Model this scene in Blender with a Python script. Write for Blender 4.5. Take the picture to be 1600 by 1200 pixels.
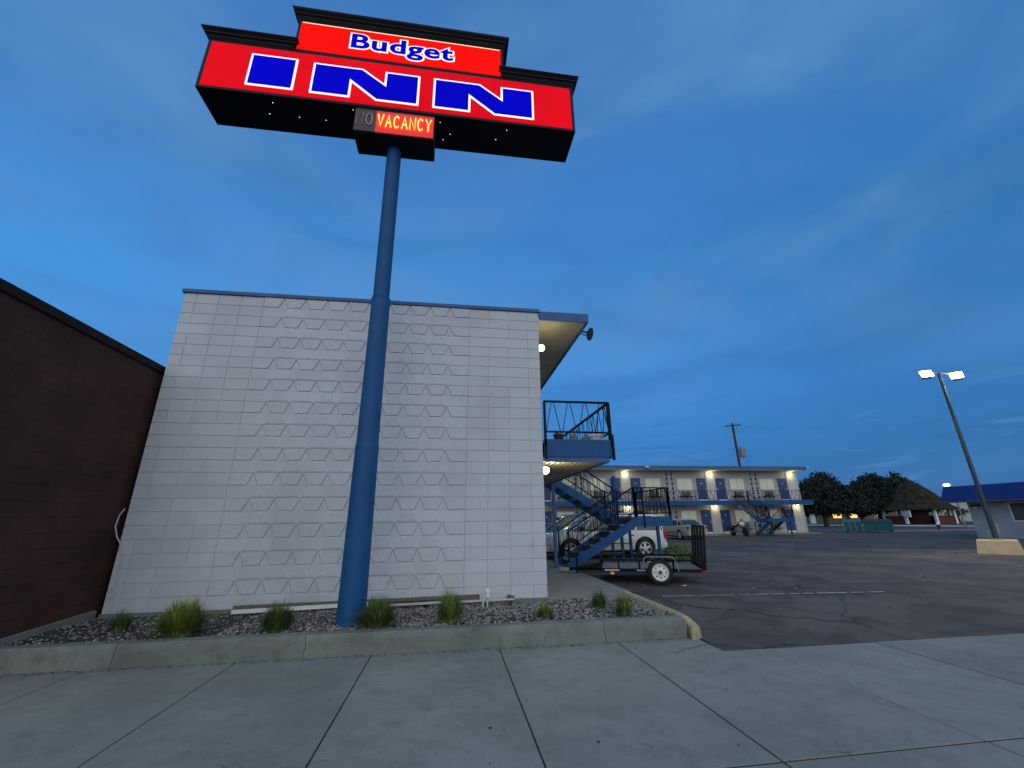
import bpy, bmesh, math, random
from math import radians, sin, cos, pi, atan2, hypot
from mathutils import Vector, Matrix
from mathutils import noise as mnoise

S = bpy.context.scene
for o in list(bpy.data.objects):
    bpy.data.objects.remove(o, do_unlink=True)
COL = S.collection

# ------------------------------------------------------------------ camera
YAW, PITCH, ROLL, F = 0.14521, 0.31596, -0.01201, 652.62
fwd = Vector((sin(YAW)*cos(PITCH), cos(YAW)*cos(PITCH), sin(PITCH)))
right = Vector((cos(YAW), -sin(YAW), 0.0))
up = right.cross(fwd)
r2 = right*cos(ROLL) + up*sin(ROLL)
u2 = up*cos(ROLL) - right*sin(ROLL)
cam = bpy.data.cameras.new('camera')
cam.sensor_fit = 'HORIZONTAL'; cam.sensor_width = 36.0
cam.lens = F/1600*36.0
cam.clip_start = 0.05; cam.clip_end = 2000
cam_o = bpy.data.objects.new('camera', cam); COL.objects.link(cam_o)
M = Matrix((r2, u2, -fwd)).transposed().to_4x4()
M.translation = Vector((-1.75, -7.933, 1.293))
cam_o.matrix_world = M
S.camera = cam_o

# ------------------------------------------------------------------ world: dusk sky
W = bpy.data.worlds.new('World'); S.world = W; W.use_nodes = True
nt = W.node_tree; nt.nodes.clear()
def N(t, **k):
    n = nt.nodes.new(t)
    for a, b in k.items(): setattr(n, a, b)
    return n
L = lambda a, b: nt.links.new(a, b)
SUN_EL, SUN_ROT = radians(1.5), radians(190)
tc = N('ShaderNodeTexCoord'); sep = N('ShaderNodeSeparateXYZ'); L(tc.outputs['Generated'], sep.inputs[0])
ramp = N('ShaderNodeValToRGB'); L(sep.outputs['Z'], ramp.inputs[0])
cr = ramp.color_ramp
cr.elements[0].position = 0.0;  cr.elements[0].color = (.018, .150, .410, 1)
cr.elements[1].position = 1.0;  cr.elements[1].color = (.050, .175, .460, 1)
for p_, c_ in ((.10, (.022, .180, .500, 1)), (.28, (.042, .262, .700, 1)), (.45, (.044, .240, .620, 1)), (.62, (.044, .215, .570, 1)), (.8, (.048, .185, .495, 1))):
    e = cr.elements.new(p_); e.color = c_
def mapping(scale, loc=(0, 0, 0), rot=(0, 0, 0)):
    m = N('ShaderNodeMapping'); L(tc.outputs['Generated'], m.inputs[0])
    m.inputs['Scale'].default_value = scale; m.inputs['Location'].default_value = loc; m.inputs['Rotation'].default_value = rot
    return m
def cloud(scale, mscale, loc, rot, lo, hi, detail=4.0, dist=0.5, rough=.5):
    n = N('ShaderNodeTexNoise'); m = mapping(mscale, loc, rot); L(m.outputs[0], n.inputs['Vector'])
    n.inputs['Scale'].default_value = scale; n.inputs['Detail'].default_value = detail; n.inputs['Distortion'].default_value = dist
    n.inputs['Roughness'].default_value = rough
    r = N('ShaderNodeMapRange', interpolation_type='SMOOTHSTEP'); L(n.outputs['Fac'], r.inputs[0])
    r.inputs[1].default_value = lo; r.inputs[2].default_value = hi
    return r.outputs[0]
def mathn(op, a, b):
    n = N('ShaderNodeMath', operation=op, use_clamp=True)
    for i, v in enumerate((a, b)):
        if hasattr(v, 'links'): L(v, n.inputs[i])
        else: n.inputs[i].default_value = v
    return n.outputs[0]
def mrange(v, a, b, c=0., d=1.):
    r = N('ShaderNodeMapRange', interpolation_type='SMOOTHSTEP'); L(v, r.inputs[0])
    for i, x in enumerate((a, b, c, d)): r.inputs[i+1].default_value = x
    return r.outputs[0]
def mix(fac, a, b):
    n = N('ShaderNodeMix', data_type='RGBA')
    if hasattr(fac, 'links'): L(fac, n.inputs[0])
    else: n.inputs[0].default_value = fac
    for i, v in ((6, a), (7, b)):
        if hasattr(v, 'links'): L(v, n.inputs[i])
        else: n.inputs[i].default_value = v
    return n.outputs[2]
col = ramp.outputs[0]
# brighter patch low over the left of the building
left = mathn('MULTIPLY', mrange(sep.outputs['X'], .55, -.35), mrange(sep.outputs['Z'], .72, .35))
col = mix(mathn('MULTIPLY', left, .40), col, (.085, .37, .84, 1))
# darker towards the right side
rgt = mathn('MULTIPLY', mrange(sep.outputs['X'], .35, .85), .5)
col = mix(rgt, col, (.020, .128, .345, 1))
hi_c = mathn('MULTIPLY', cloud(1.7, (1, 1.6, 3.0), (.3, 2.1, .4), (.5, .3, .6), .34, .72, 5, .7, .5), mrange(sep.outputs['Z'], .2, .75, .35, 1.0))
col = mix(hi_c, col, (.095, .255, .560, 1))
dk = mathn('MULTIPLY', cloud(2.0, (1, 1, 3.2), (4.3, .7, 1.9), (.1, .15, .2), .40, .76, 5, .5), .40)
col = mix(dk, col, (.024, .125, .345, 1))
lowc = mathn('MULTIPLY', cloud(5.0, (1, 1, 7), (1.3, .2, 5.0), (0, 0, 0), .52, .74, 4, .3), mrange(sep.outputs['Z'], .35, .05, 0, .6))
col = mix(lowc, col, (.020, .095, .240, 1))
wisp = mathn('MULTIPLY', cloud(9.0, (1, 1, 6), (7.3, 3.2, 2.0), (0, 0, 0), .60, .78, 3, .3), mrange(sep.outputs['Z'], .3, .04, 0, .5))
col = mix(wisp, col, (.12, .27, .52, 1))
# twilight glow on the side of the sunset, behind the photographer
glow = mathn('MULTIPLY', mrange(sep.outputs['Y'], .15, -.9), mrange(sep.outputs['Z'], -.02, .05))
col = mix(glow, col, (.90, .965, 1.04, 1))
col = mix(mrange(sep.outputs['Z'], .0, -.05), col, (.03, .035, .045, 1))
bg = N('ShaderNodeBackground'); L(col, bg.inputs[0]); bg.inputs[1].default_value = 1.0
sky = N('ShaderNodeTexSky', sky_type='NISHITA', sun_disc=False)
sky.sun_elevation = SUN_EL; sky.sun_rotation = SUN_ROT
bg2 = N('ShaderNodeBackground'); L(sky.outputs[0], bg2.inputs[0]); bg2.inputs[1].default_value = 0.01
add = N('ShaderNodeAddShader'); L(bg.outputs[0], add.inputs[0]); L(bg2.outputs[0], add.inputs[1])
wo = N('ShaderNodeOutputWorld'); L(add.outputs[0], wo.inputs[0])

sun = bpy.data.lights.new('sun', 'SUN'); sun.energy = 0.12; sun.angle = radians(25); sun.color = (1, .86, .78)
sun_o = bpy.data.objects.new('sun', sun); COL.objects.link(sun_o)
sd = Vector((sin(SUN_ROT)*cos(.3), cos(SUN_ROT)*cos(.3), sin(.3)))
sun_o.rotation_euler = sd.to_track_quat('Z', 'Y').to_euler()

S.view_settings.view_transform = 'Standard'; S.view_settings.look = 'None'
S.view_settings.exposure = 0.0; S.view_settings.gamma = 1.0
S.cycles.use_denoising = True
S.cycles.sample_clamp_indirect = 4.0
S.cycles.max_bounces = 6

# ------------------------------------------------------------------ materials
def new_mat(name):
    m = bpy.data.materials.new(name); m.use_nodes = True
    return m, m.node_tree, m.node_tree.nodes['Principled BSDF']
def mat(name, c, rough=.6, metal=0., var=.12, scale=6., bump=0., bscale=40., emis=None, es=0., spec=.5, coat=0., island=0., stain=None, sscale=1.2, detail=5.):
    m, t, b = new_mat(name)
    n = t.nodes; l = t.links
    b.inputs['Roughness'].default_value = rough; b.inputs['Metallic'].default_value = metal
    b.inputs['Specular IOR Level'].default_value = spec
    if coat: b.inputs['Coat Weight'].default_value = coat; b.inputs['Coat Roughness'].default_value = .08
    tc_ = n.new('ShaderNodeTexCoord')
    nz = n.new('ShaderNodeTexNoise'); nz.inputs['Scale'].default_value = scale; nz.inputs['Detail'].default_value = detail
    l.new(tc_.outputs['Object'], nz.inputs['Vector'])
    mr = n.new('ShaderNodeMapRange'); l.new(nz.outputs['Fac'], mr.inputs[0])
    mr.inputs[1].default_value = .3; mr.inputs[2].default_value = .7
    mr.inputs[3].default_value = 1-var; mr.inputs[4].default_value = 1+var
    hsv = n.new('ShaderNodeHueSaturation'); hsv.inputs['Color'].default_value = (*c, 1)
    val = mr.outputs[0]
    if island:
        g = n.new('ShaderNodeNewGeometry'); mi = n.new('ShaderNodeMapRange'); l.new(g.outputs['Random Per Island'], mi.inputs[0])
        mi.inputs[3].default_value = 1-island; mi.inputs[4].default_value = 1+island
        mm = n.new('ShaderNodeMath'); mm.operation = 'MULTIPLY'; l.new(val, mm.inputs[0]); l.new(mi.outputs[0], mm.inputs[1]); val = mm.outputs[0]
    l.new(val, hsv.inputs['Value'])
    out = hsv.outputs[0]
    if stain:
        s = n.new('ShaderNodeTexNoise'); s.inputs['Scale'].default_value = sscale; s.inputs['Detail'].default_value = 7; s.inputs['Roughness'].default_value = .6
        l.new(tc_.outputs['Object'], s.inputs['Vector'])
        sr = n.new('ShaderNodeMapRange'); l.new(s.outputs['Fac'], sr.inputs[0]); sr.inputs[1].default_value = .47; sr.inputs[2].default_value = .68; sr.inputs[4].default_value = .75
        mx = n.new('ShaderNodeMix'); mx.data_type = 'RGBA'; l.new(sr.outputs[0], mx.inputs[0]); l.new(out, mx.inputs[6]); mx.inputs[7].default_value = (*stain, 1)
        out = mx.outputs[2]
    l.new(out, b.inputs['Base Color'])
    if bump:
        nb = n.new('ShaderNodeTexNoise'); nb.inputs['Scale'].default_value = bscale; nb.inputs['Detail'].default_value = 6
        l.new(tc_.outputs['Object'], nb.inputs['Vector'])
        bp = n.new('ShaderNodeBump'); bp.inputs['Strength'].default_value = bump; bp.inputs['Distance'].default_value = .01
        l.new(nb.outputs['Fac'], bp.inputs['Height']); l.new(bp.outputs[0], b.inputs['Normal'])
    if emis:
        b.inputs['Emission Color'].default_value = (*emis, 1); b.inputs['Emission Strength'].default_value = es
    return m
MT = {}
MT['block'] = mat('painted_block', (.575, .61, .655), .85, var=.16, scale=60, bump=1.0, bscale=80, island=.04, stain=(.47, .51, .54), sscale=.6, spec=.2)
MT['mortar'] = mat('painted_mortar', (.56, .58, .60), .85, var=.1, bump=.4)
MT['pole_blue'] = mat('pole_blue_paint', (.006, .082, .235), .55, var=.10, scale=5, bump=.2, bscale=30, stain=(.009, .070, .190), sscale=3, spec=.3)
MT['blue'] = mat('blue_paint', (.005, .075, .225), .5, var=.14, scale=4, bump=.15, bscale=60, stain=(.010, .095, .24), sscale=2.5, spec=.3)
MT['blue_door'] = mat('blue_door_paint', (.014, .052, .190), .5, var=.1, scale=3)
MT['blue_fascia'] = mat('blue_fascia_paint', (.030, .100, .270), .55, var=.15, scale=3, stain=(.05, .11, .22), sscale=2)
MT['roof_blue'] = mat('blue_metal_roof', (.006, .030, .190), .5, var=.1)
MT['black'] = mat('black_iron', (.006, .007, .010), .65, var=.2, scale=12, bump=.1, spec=.2)
MT['sign_black'] = mat('sign_black_metal', (.008, .008, .013), .6, var=.2, scale=4, spec=.25)
MT['cream'] = mat('cream_soffit_paint', (.34, .34, .29), .8, var=.12, scale=2, bump=.15, stain=(.30, .28, .22), sscale=1.5)
MT['mwall'] = mat('motel_wall_paint', (.42, .43, .435), .8, var=.08, scale=2, bump=.25, bscale=50)
MT['concrete'] = mat('sidewalk_concrete', (.215, .235, .226), .9, var=.16, scale=3, bump=.5, bscale=180, island=.05, stain=(.150, .165, .162), sscale=.9, detail=12)
MT['kerb'] = mat('kerb_concrete', (.205, .240, .228), .9, var=.22, scale=3.5, bump=.7, bscale=60, stain=(.115, .13, .12), sscale=2.6)
MT['walk'] = mat('walkway_concrete', (.24, .24, .225), .9, var=.14, scale=2, bump=.3, stain=(.17, .17, .16), sscale=2)
MT['yellow'] = mat('worn_yellow_kerb_paint', (.42, .36, .20), .85, var=.2, scale=8, bump=.5, stain=(.26, .24, .18), sscale=5)
MT['joint'] = mat('joint_grime', (.015, .014, .012), .95, var=.3)
MT['panel_paint'] = mat('panel_paint', (.50, .51, .51), .7, var=.08, scale=3)
MT['blue_black'] = mat('blue_black_iron', (.012, .022, .06), .6, var=.1)
MT['deck'] = mat('grey_deck_boards', (.20, .20, .19), .8, var=.25, scale=5)
MT['bush_leaf'] = mat('bush_leaves', (.14, .20, .06), .7, var=.3, scale=6, island=.5)
MT['dirt'] = mat('planting_soil', (.055, .042, .040), .95, var=.3, scale=10, bump=1, bscale=40)
MT['stone'] = mat('crushed_stone', (.215, .192, .180), .85, var=.2, scale=8, island=.75)
MT['alloy'] = mat('painted_alloy', (.66, .67, .68), .35, metal=.15, var=.04)
MT['white'] = mat('white_paint', (.78, .80, .80), .5, var=.06)
MT['offwhite'] = mat('worn_white_wood', (.55, .55, .53), .7, var=.15, scale=5)
MT['wood'] = mat('weathered_wood', (.16, .13, .10), .85, var=.25, scale=14, bump=.4)
MT['rubber'] = mat('tyre_rubber', (.012, .012, .013), .8, var=.1)
MT['chrome'] = mat('bright_metal', (.55, .56, .58), .28, metal=1., var=.05)
MT['steel'] = mat('galvanised_steel', (.40, .42, .44), .45, metal=.8, var=.1)
MT['glass'] = mat('dark_car_glass', (.012, .018, .022), .06, var=.0, spec=.9)
MT['win_glass'] = mat('window_glass', (.03, .04, .05), .08, var=0, spec=.9)
MT['curtain'] = mat('pale_curtain', (.50, .53, .44), .9, var=.08, emis=(.62, .66, .48), es=.16)
MT['champagne'] = mat('champagne_car_paint', (.36, .33, .245), .32, metal=.1, var=.02, coat=.6)
MT['silver'] = mat('silver_white_car_paint', (.62, .65, .60), .32, metal=.0, var=.02, coat=.6)
MT['teal_dark'] = mat('dark_teal_car_paint', (.035, .065, .08), .3, metal=.4, var=.02, coat=.6)
MT['plastic'] = mat('black_plastic', (.02, .02, .022), .6, var=.1)
MT['red_lens'] = mat('red_lens', (.35, .01, .015), .25, var=0)
MT['amber'] = mat('amber_lens', (.75, .25, .06), .3, var=0, emis=(1, .35, .08), es=.25)
MT['lens'] = mat('clear_lens', (.6, .62, .64), .15, var=0)
MT['teal'] = mat('teal_dumpster_paint', (.010, .140, .150), .55, var=.2, scale=3, stain=(.03, .14, .14), sscale=2)
MT['teal_pale'] = mat('faded_teal_steel', (.15, .24, .23), .6, var=.2)
MT['brick_red'] = mat('dark_red_brick', (.11, .028, .025), .85, var=.25, scale=5)
MT['shingle'] = mat('brown_shingles', (.034, .030, .018), .95, var=.6, scale=1.6, bump=1.0, bscale=5, spec=.1)
MT['bark'] = mat('bark', (.035, .028, .022), .95, var=.3, bump=.6)
MT['leaf'] = mat('dark_tree_leaves', (.010, .020, .014), .7, var=.4, scale=.6, island=.45)
MT['leaf2'] = mat('olive_tree_leaves', (.040, .048, .012), .7, var=.35, scale=.8, island=.4)
MT['grass_y'] = mat('yellow_green_blades', (.24, .29, .045), .7, var=.3, scale=6, island=.5)
MT['grass_g'] = mat('green_blades', (.075, .115, .028), .7, var=.3, scale=6, island=.5)
MT['grass_d'] = mat('dry_blades', (.24, .21, .11), .8, var=.3, scale=6, island=.4)
MT['verge'] = mat('verge_grass', (.030, .045, .022), .95, var=.3, scale=.8, bump=.5, bscale=10)
MT['pale_stucco'] = mat('pale_stucco', (.40, .42, .40), .9, var=.08, scale=1.0, bump=.3, stain=(.32, .34, .33))
MT['tan_block'] = mat('tan_painted_concrete', (.62, .47, .25), .85, var=.14, scale=4, bump=.4, stain=(.48, .37, .21), sscale=2)
MT['pot_dark'] = mat('dark_glazed_pot', (.045, .018, .015), .4, var=.1)
MT['pot_tan'] = mat('tan_clay_pot', (.30, .26, .20), .7, var=.1)
MT['bulb'] = mat('warm_bulb', (1, .9, .6), .5, var=0, emis=(1, .83, .50), es=22)
MT['flood'] = mat('flood_lens_lit', (1, .92, .7), .5, var=0, emis=(1, .88, .62), es=25)
MT['far_bulb'] = mat('far_lamp_lit', (1, .9, .7), .5, var=0, emis=(1, .85, .55), es=6)
MT['sign_red'] = mat('lit_red_panel', (.03, .0, .0), .8, var=0, spec=.05, emis=(.74, .003, .012), es=1.0)
MT['sign_red2'] = mat('lit_bright_red_panel', (.03, .0, .0), .8, var=0, spec=.05, emis=(1.0, .004, .002), es=1.0)
MT['sign_blue'] = mat('lit_blue_letter', (.0, .0, .03), .8, var=0, spec=.05, emis=(.0, .0, .56), es=1.0)
MT['sign_white'] = mat('lit_white_outline', (.5, .5, .5), .35, var=0, emis=(1, .93, .90), es=1.0)
MT['leak'] = mat('lit_panel_edge', (.5, .5, .3), .35, var=0, emis=(1, .75, .45), es=1.0)
MT['neon'] = mat('lit_orange_neon', (1, .4, .1), .4, var=0, emis=(1, .30, .045), es=3.2)
MT['neon_off'] = mat('unlit_neon_tube', (.62, .50, .48), .4, var=0)
MT['neon_back'] = mat('red_glow_backing', (.60, .02, .015), .5, var=.05, emis=(1, .01, .005), es=.42)  # own emission stands in for the tubes' red glow on the backing
MT['pin'] = mat('tiny_lit_bulb', (1, .9, .8), .5, var=0, emis=(1, .9, .8), es=3)
MT['warm_win'] = mat('warm_lit_window', (.9, .6, .3), .5, var=.1, emis=(1, .55, .20), es=1.3)
MT['hyd_red'] = mat('dark_red_paint', (.13, .018, .025), .5, var=.1)
MT['pole_wood'] = mat('utility_pole_wood', (.045, .040, .036), .9, var=.25, bump=.5)
MT['grey_metal'] = mat('grey_transformer', (.20, .23, .23), .6, var=.1)
MT['white_line'] = mat('worn_line_paint', (.55, .55, .52), .9, var=.3, scale=14)

def uneven(m, lo, hi, sc):
    t = m.node_tree; n = t.nodes; l = t.links; b = n['Principled BSDF']
    x = n.new('ShaderNodeTexNoise'); x.inputs['Scale'].default_value = sc; x.inputs['Detail'].default_value = 2; tc_ = n.new('ShaderNodeTexCoord'); l.new(tc_.outputs['Object'], x.inputs['Vector'])
    r = n.new('ShaderNodeMapRange'); l.new(x.outputs['Fac'], r.inputs[0]); r.inputs[1].default_value = .3; r.inputs[2].default_value = .7; r.inputs[3].default_value = lo; r.inputs[4].default_value = hi
    l.new(r.outputs[0], b.inputs['Emission Strength'])
uneven(MT['sign_red'], .90, 1.12, .8); uneven(MT['sign_red2'], .93, 1.07, 1.0); uneven(MT['sign_blue'], .85, 1.15, 1.0)
def lot_material():
    m, t, b = new_mat('old_asphalt'); b.inputs['Specular IOR Level'].default_value = .25; n = t.nodes; l = t.links
    tc_ = n.new('ShaderNodeTexCoord')
    def noi(s, d=5, r=.55):
        x = n.new('ShaderNodeTexNoise'); x.inputs['Scale'].default_value = s; x.inputs['Detail'].default_value = d; x.inputs['Roughness'].default_value = r
        l.new(tc_.outputs['Object'], x.inputs['Vector']); return x
    def mr(v, a, b_, c, d):
        x = n.new('ShaderNodeMapRange'); l.new(v, x.inputs[0])
        for i, q in enumerate((a, b_, c, d)): x.inputs[i+1].default_value = q
        return x.outputs[0]
    def mx(f, a, c, blend='MIX'):
        x = n.new('ShaderNodeMix'); x.data_type = 'RGBA'; x.blend_type = blend; l.new(f, x.inputs[0])
        for i, q in ((6, a), (7, c)):
            if hasattr(q, 'links'): l.new(q, x.inputs[i])
            else: x.inputs[i].default_value = q
        return x.outputs[2]
    c = mx(mr(noi(.35).outputs['Fac'], .38, .62, 0, 1), (.080, .067, .060, 1), (.132, .112, .098, 1))
    c = mx(mr(noi(1.6, 6).outputs['Fac'], .48, .60, 0, .55), c, (.048, .041, .038, 1))
    c = mx(mr(noi(.55, 3, .5).outputs['Fac'], .56, .60, 0, .55), c, (.150, .126, .108, 1))
    c = mx(mr(noi(120, 2).outputs['Fac'], .55, .75, 0, .6), c, (.14, .125, .12, 1))
    w = noi(1.1, 4); av = n.new('ShaderNodeVectorMath'); av.operation = 'MULTIPLY_ADD'
    l.new(w.outputs['Color'], av.inputs[0]); av.inputs[1].default_value = (1.6, 1.6, 0); l.new(tc_.outputs['Object'], av.inputs[2])
    vo = n.new('ShaderNodeTexVoronoi'); vo.feature = 'DISTANCE_TO_EDGE'; vo.inputs['Scale'].default_value = .30; l.new(av.outputs[0], vo.inputs['Vector'])
    crack = mr(vo.outputs['Distance'], .0, .010, .85, 0)
    c = mx(crack, c, (.016, .014, .015, 1))
    l.new(c, b.inputs['Base Color']); b.inputs['Roughness'].default_value = .85
    bp = n.new('ShaderNodeBump'); bp.inputs['Strength'].default_value = .6; bp.inputs['Distance'].default_value = .01
    l.new(noi(90, 4).outputs['Fac'], bp.inputs['Height']); l.new(bp.outputs[0], b.inputs['Normal'])
    return m
MT['asphalt'] = lot_material()

def concrete_material(name, base, dark, joint=None):
    m, t, b = new_mat(name); n = t.nodes; l = t.links
    tc_ = n.new('ShaderNodeTexCoord')
    def noi(s, d=5, r=.55):
        x = n.new('ShaderNodeTexNoise'); x.inputs['Scale'].default_value = s; x.inputs['Detail'].default_value = d; x.inputs['Roughness'].default_value = r
        l.new(tc_.outputs['Object'], x.inputs['Vector']); return x.outputs['Fac']
    def mr(v, a, b_, c, d):
        x = n.new('ShaderNodeMapRange'); l.new(v, x.inputs[0])
        for i, q in enumerate((a, b_, c, d)): x.inputs[i+1].default_value = q
        return x.outputs[0]
    def mx(f, a, c):
        x = n.new('ShaderNodeMix'); x.data_type = 'RGBA'; l.new(f, x.inputs[0])
        for i, q in ((6, a), (7, c)):
            if hasattr(q, 'links'): l.new(q, x.inputs[i])
            else: x.inputs[i].default_value = q
        return x.outputs[2]
    d4 = lambda c, k=1.: (c[0]*k, c[1]*k, c[2]*k, 1)
    c = mx(mr(noi(.9, 9, .68), .38, .64, 0, .85), d4(base), d4(dark))
    c = mx(mr(noi(5.0, 9, .7), .48, .68, 0, .60), c, d4(dark, .85))
    c = mx(mr(noi(170, 3, .6), .45, .70, 0, .55), c, d4(dark, .62))
    c = mx(mr(noi(240, 2, .5), .60, .75, 0, .5), c, d4(base, 1.6))
    vo = n.new('ShaderNodeTexVoronoi'); vo.inputs['Scale'].default_value = 2.3; l.new(tc_.outputs['Object'], vo.inputs['Vector'])
    c = mx(mr(vo.outputs['Distance'], .012, .030, .8, 0), c, d4(dark, .30))
    w = n.new('ShaderNodeTexNoise'); w.inputs['Scale'].default_value = 1.7; w.inputs['Detail'].default_value = 6; l.new(tc_.outputs['Object'], w.inputs['Vector'])
    va = n.new('ShaderNodeVectorMath'); va.operation = 'MULTIPLY_ADD'; l.new(w.outputs['Color'], va.inputs[0]); va.inputs[1].default_value = (1.2, 1.2, 0); l.new(tc_.outputs['Object'], va.inputs[2])
    v2 = n.new('ShaderNodeTexVoronoi'); v2.feature = 'DISTANCE_TO_EDGE'; v2.inputs['Scale'].default_value = .42; l.new(va.outputs[0], v2.inputs['Vector'])
    gate = mr(noi(.45, 3), .56, .60, 0, 1)
    cf = n.new('ShaderNodeMath'); cf.operation = 'MULTIPLY'; l.new(mr(v2.outputs['Distance'], 0, .0035, .8, 0), cf.inputs[0]); l.new(gate, cf.inputs[1])
    c = mx(cf.outputs[0], c, d4(dark, .3))
    g = n.new('ShaderNodeNewGeometry'); h = n.new('ShaderNodeHueSaturation'); l.new(c, h.inputs['Color']); l.new(mr(g.outputs['Random Per Island'], 0, 1, .93, 1.07), h.inputs['Value'])
    l.new(h.outputs[0], b.inputs['Base Color']); b.inputs['Roughness'].default_value = .92; b.inputs['Specular IOR Level'].default_value = .3
    bp = n.new('ShaderNodeBump'); bp.inputs['Strength'].default_value = .7; bp.inputs['Distance'].default_value = .006
    l.new(noi(140, 5, .6), bp.inputs['Height']); l.new(bp.outputs[0], b.inputs['Normal'])
    return m
MT['concrete'] = concrete_material('sidewalk_concrete_slabs', (.315, .325, .280), (.215, .228, .200))
MT['kerb'] = concrete_material('kerb_old_concrete', (.235, .262, .228), (.125, .136, .116))
MT['walk'] = concrete_material('walkway_old_concrete', (.27, .265, .235), (.20, .195, .175))
def brick_material(name, c1, c2, mo, sx, sy, yz=True):
    m, t, b = new_mat(name); n = t.nodes; l = t.links
    tc_ = n.new('ShaderNodeTexCoord'); sp = n.new('ShaderNodeSeparateXYZ'); cb = n.new('ShaderNodeCombineXYZ')
    l.new(tc_.outputs['Object'], sp.inputs[0]); l.new(sp.outputs['Y' if yz else 'X'], cb.inputs[0]); l.new(sp.outputs['Z'], cb.inputs[1])
    br = n.new('ShaderNodeTexBrick'); l.new(cb.outputs[0], br.inputs['Vector'])
    br.inputs['Color1'].default_value = (*c1, 1); br.inputs['Color2'].default_value = (*c2, 1); br.inputs['Mortar'].default_value = (*mo, 1)
    br.inputs['Scale'].default_value = 1; br.inputs['Brick Width'].default_value = sx; br.inputs['Row Height'].default_value = sy; br.inputs['Mortar Size'].default_value = .006
    nz = n.new('ShaderNodeTexNoise'); nz.inputs['Scale'].default_value = 1.3; nz.inputs['Detail'].default_value = 5; l.new(tc_.outputs['Object'], nz.inputs['Vector'])
    mr = n.new('ShaderNodeMapRange'); l.new(nz.outputs['Fac'], mr.inputs[0]); mr.inputs[1].default_value = .3; mr.inputs[2].default_value = .7; mr.inputs[3].default_value = .75; mr.inputs[4].default_value = 1.25
    hs = n.new('ShaderNodeHueSaturation'); l.new(br.outputs['Color'], hs.inputs['Color']); l.new(mr.outputs[0], hs.inputs['Value'])
    l.new(hs.outputs[0], b.inputs['Base Color']); b.inputs['Roughness'].default_value = .9; b.inputs['Specular IOR Level'].default_value = .15
    bp = n.new('ShaderNodeBump'); bp.inputs['Strength'].default_value = .25; bp.inputs['Distance'].default_value = .008; bp.invert = True
    l.new(br.outputs['Fac'], bp.inputs['Height']); l.new(bp.outputs[0], b.inputs['Normal'])
    return m
MT['brown_brick'] = brick_material('brown_block_wall', (.074, .038, .028), (.066, .034, .026), (.048, .027, .021), .40, .20)

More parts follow.
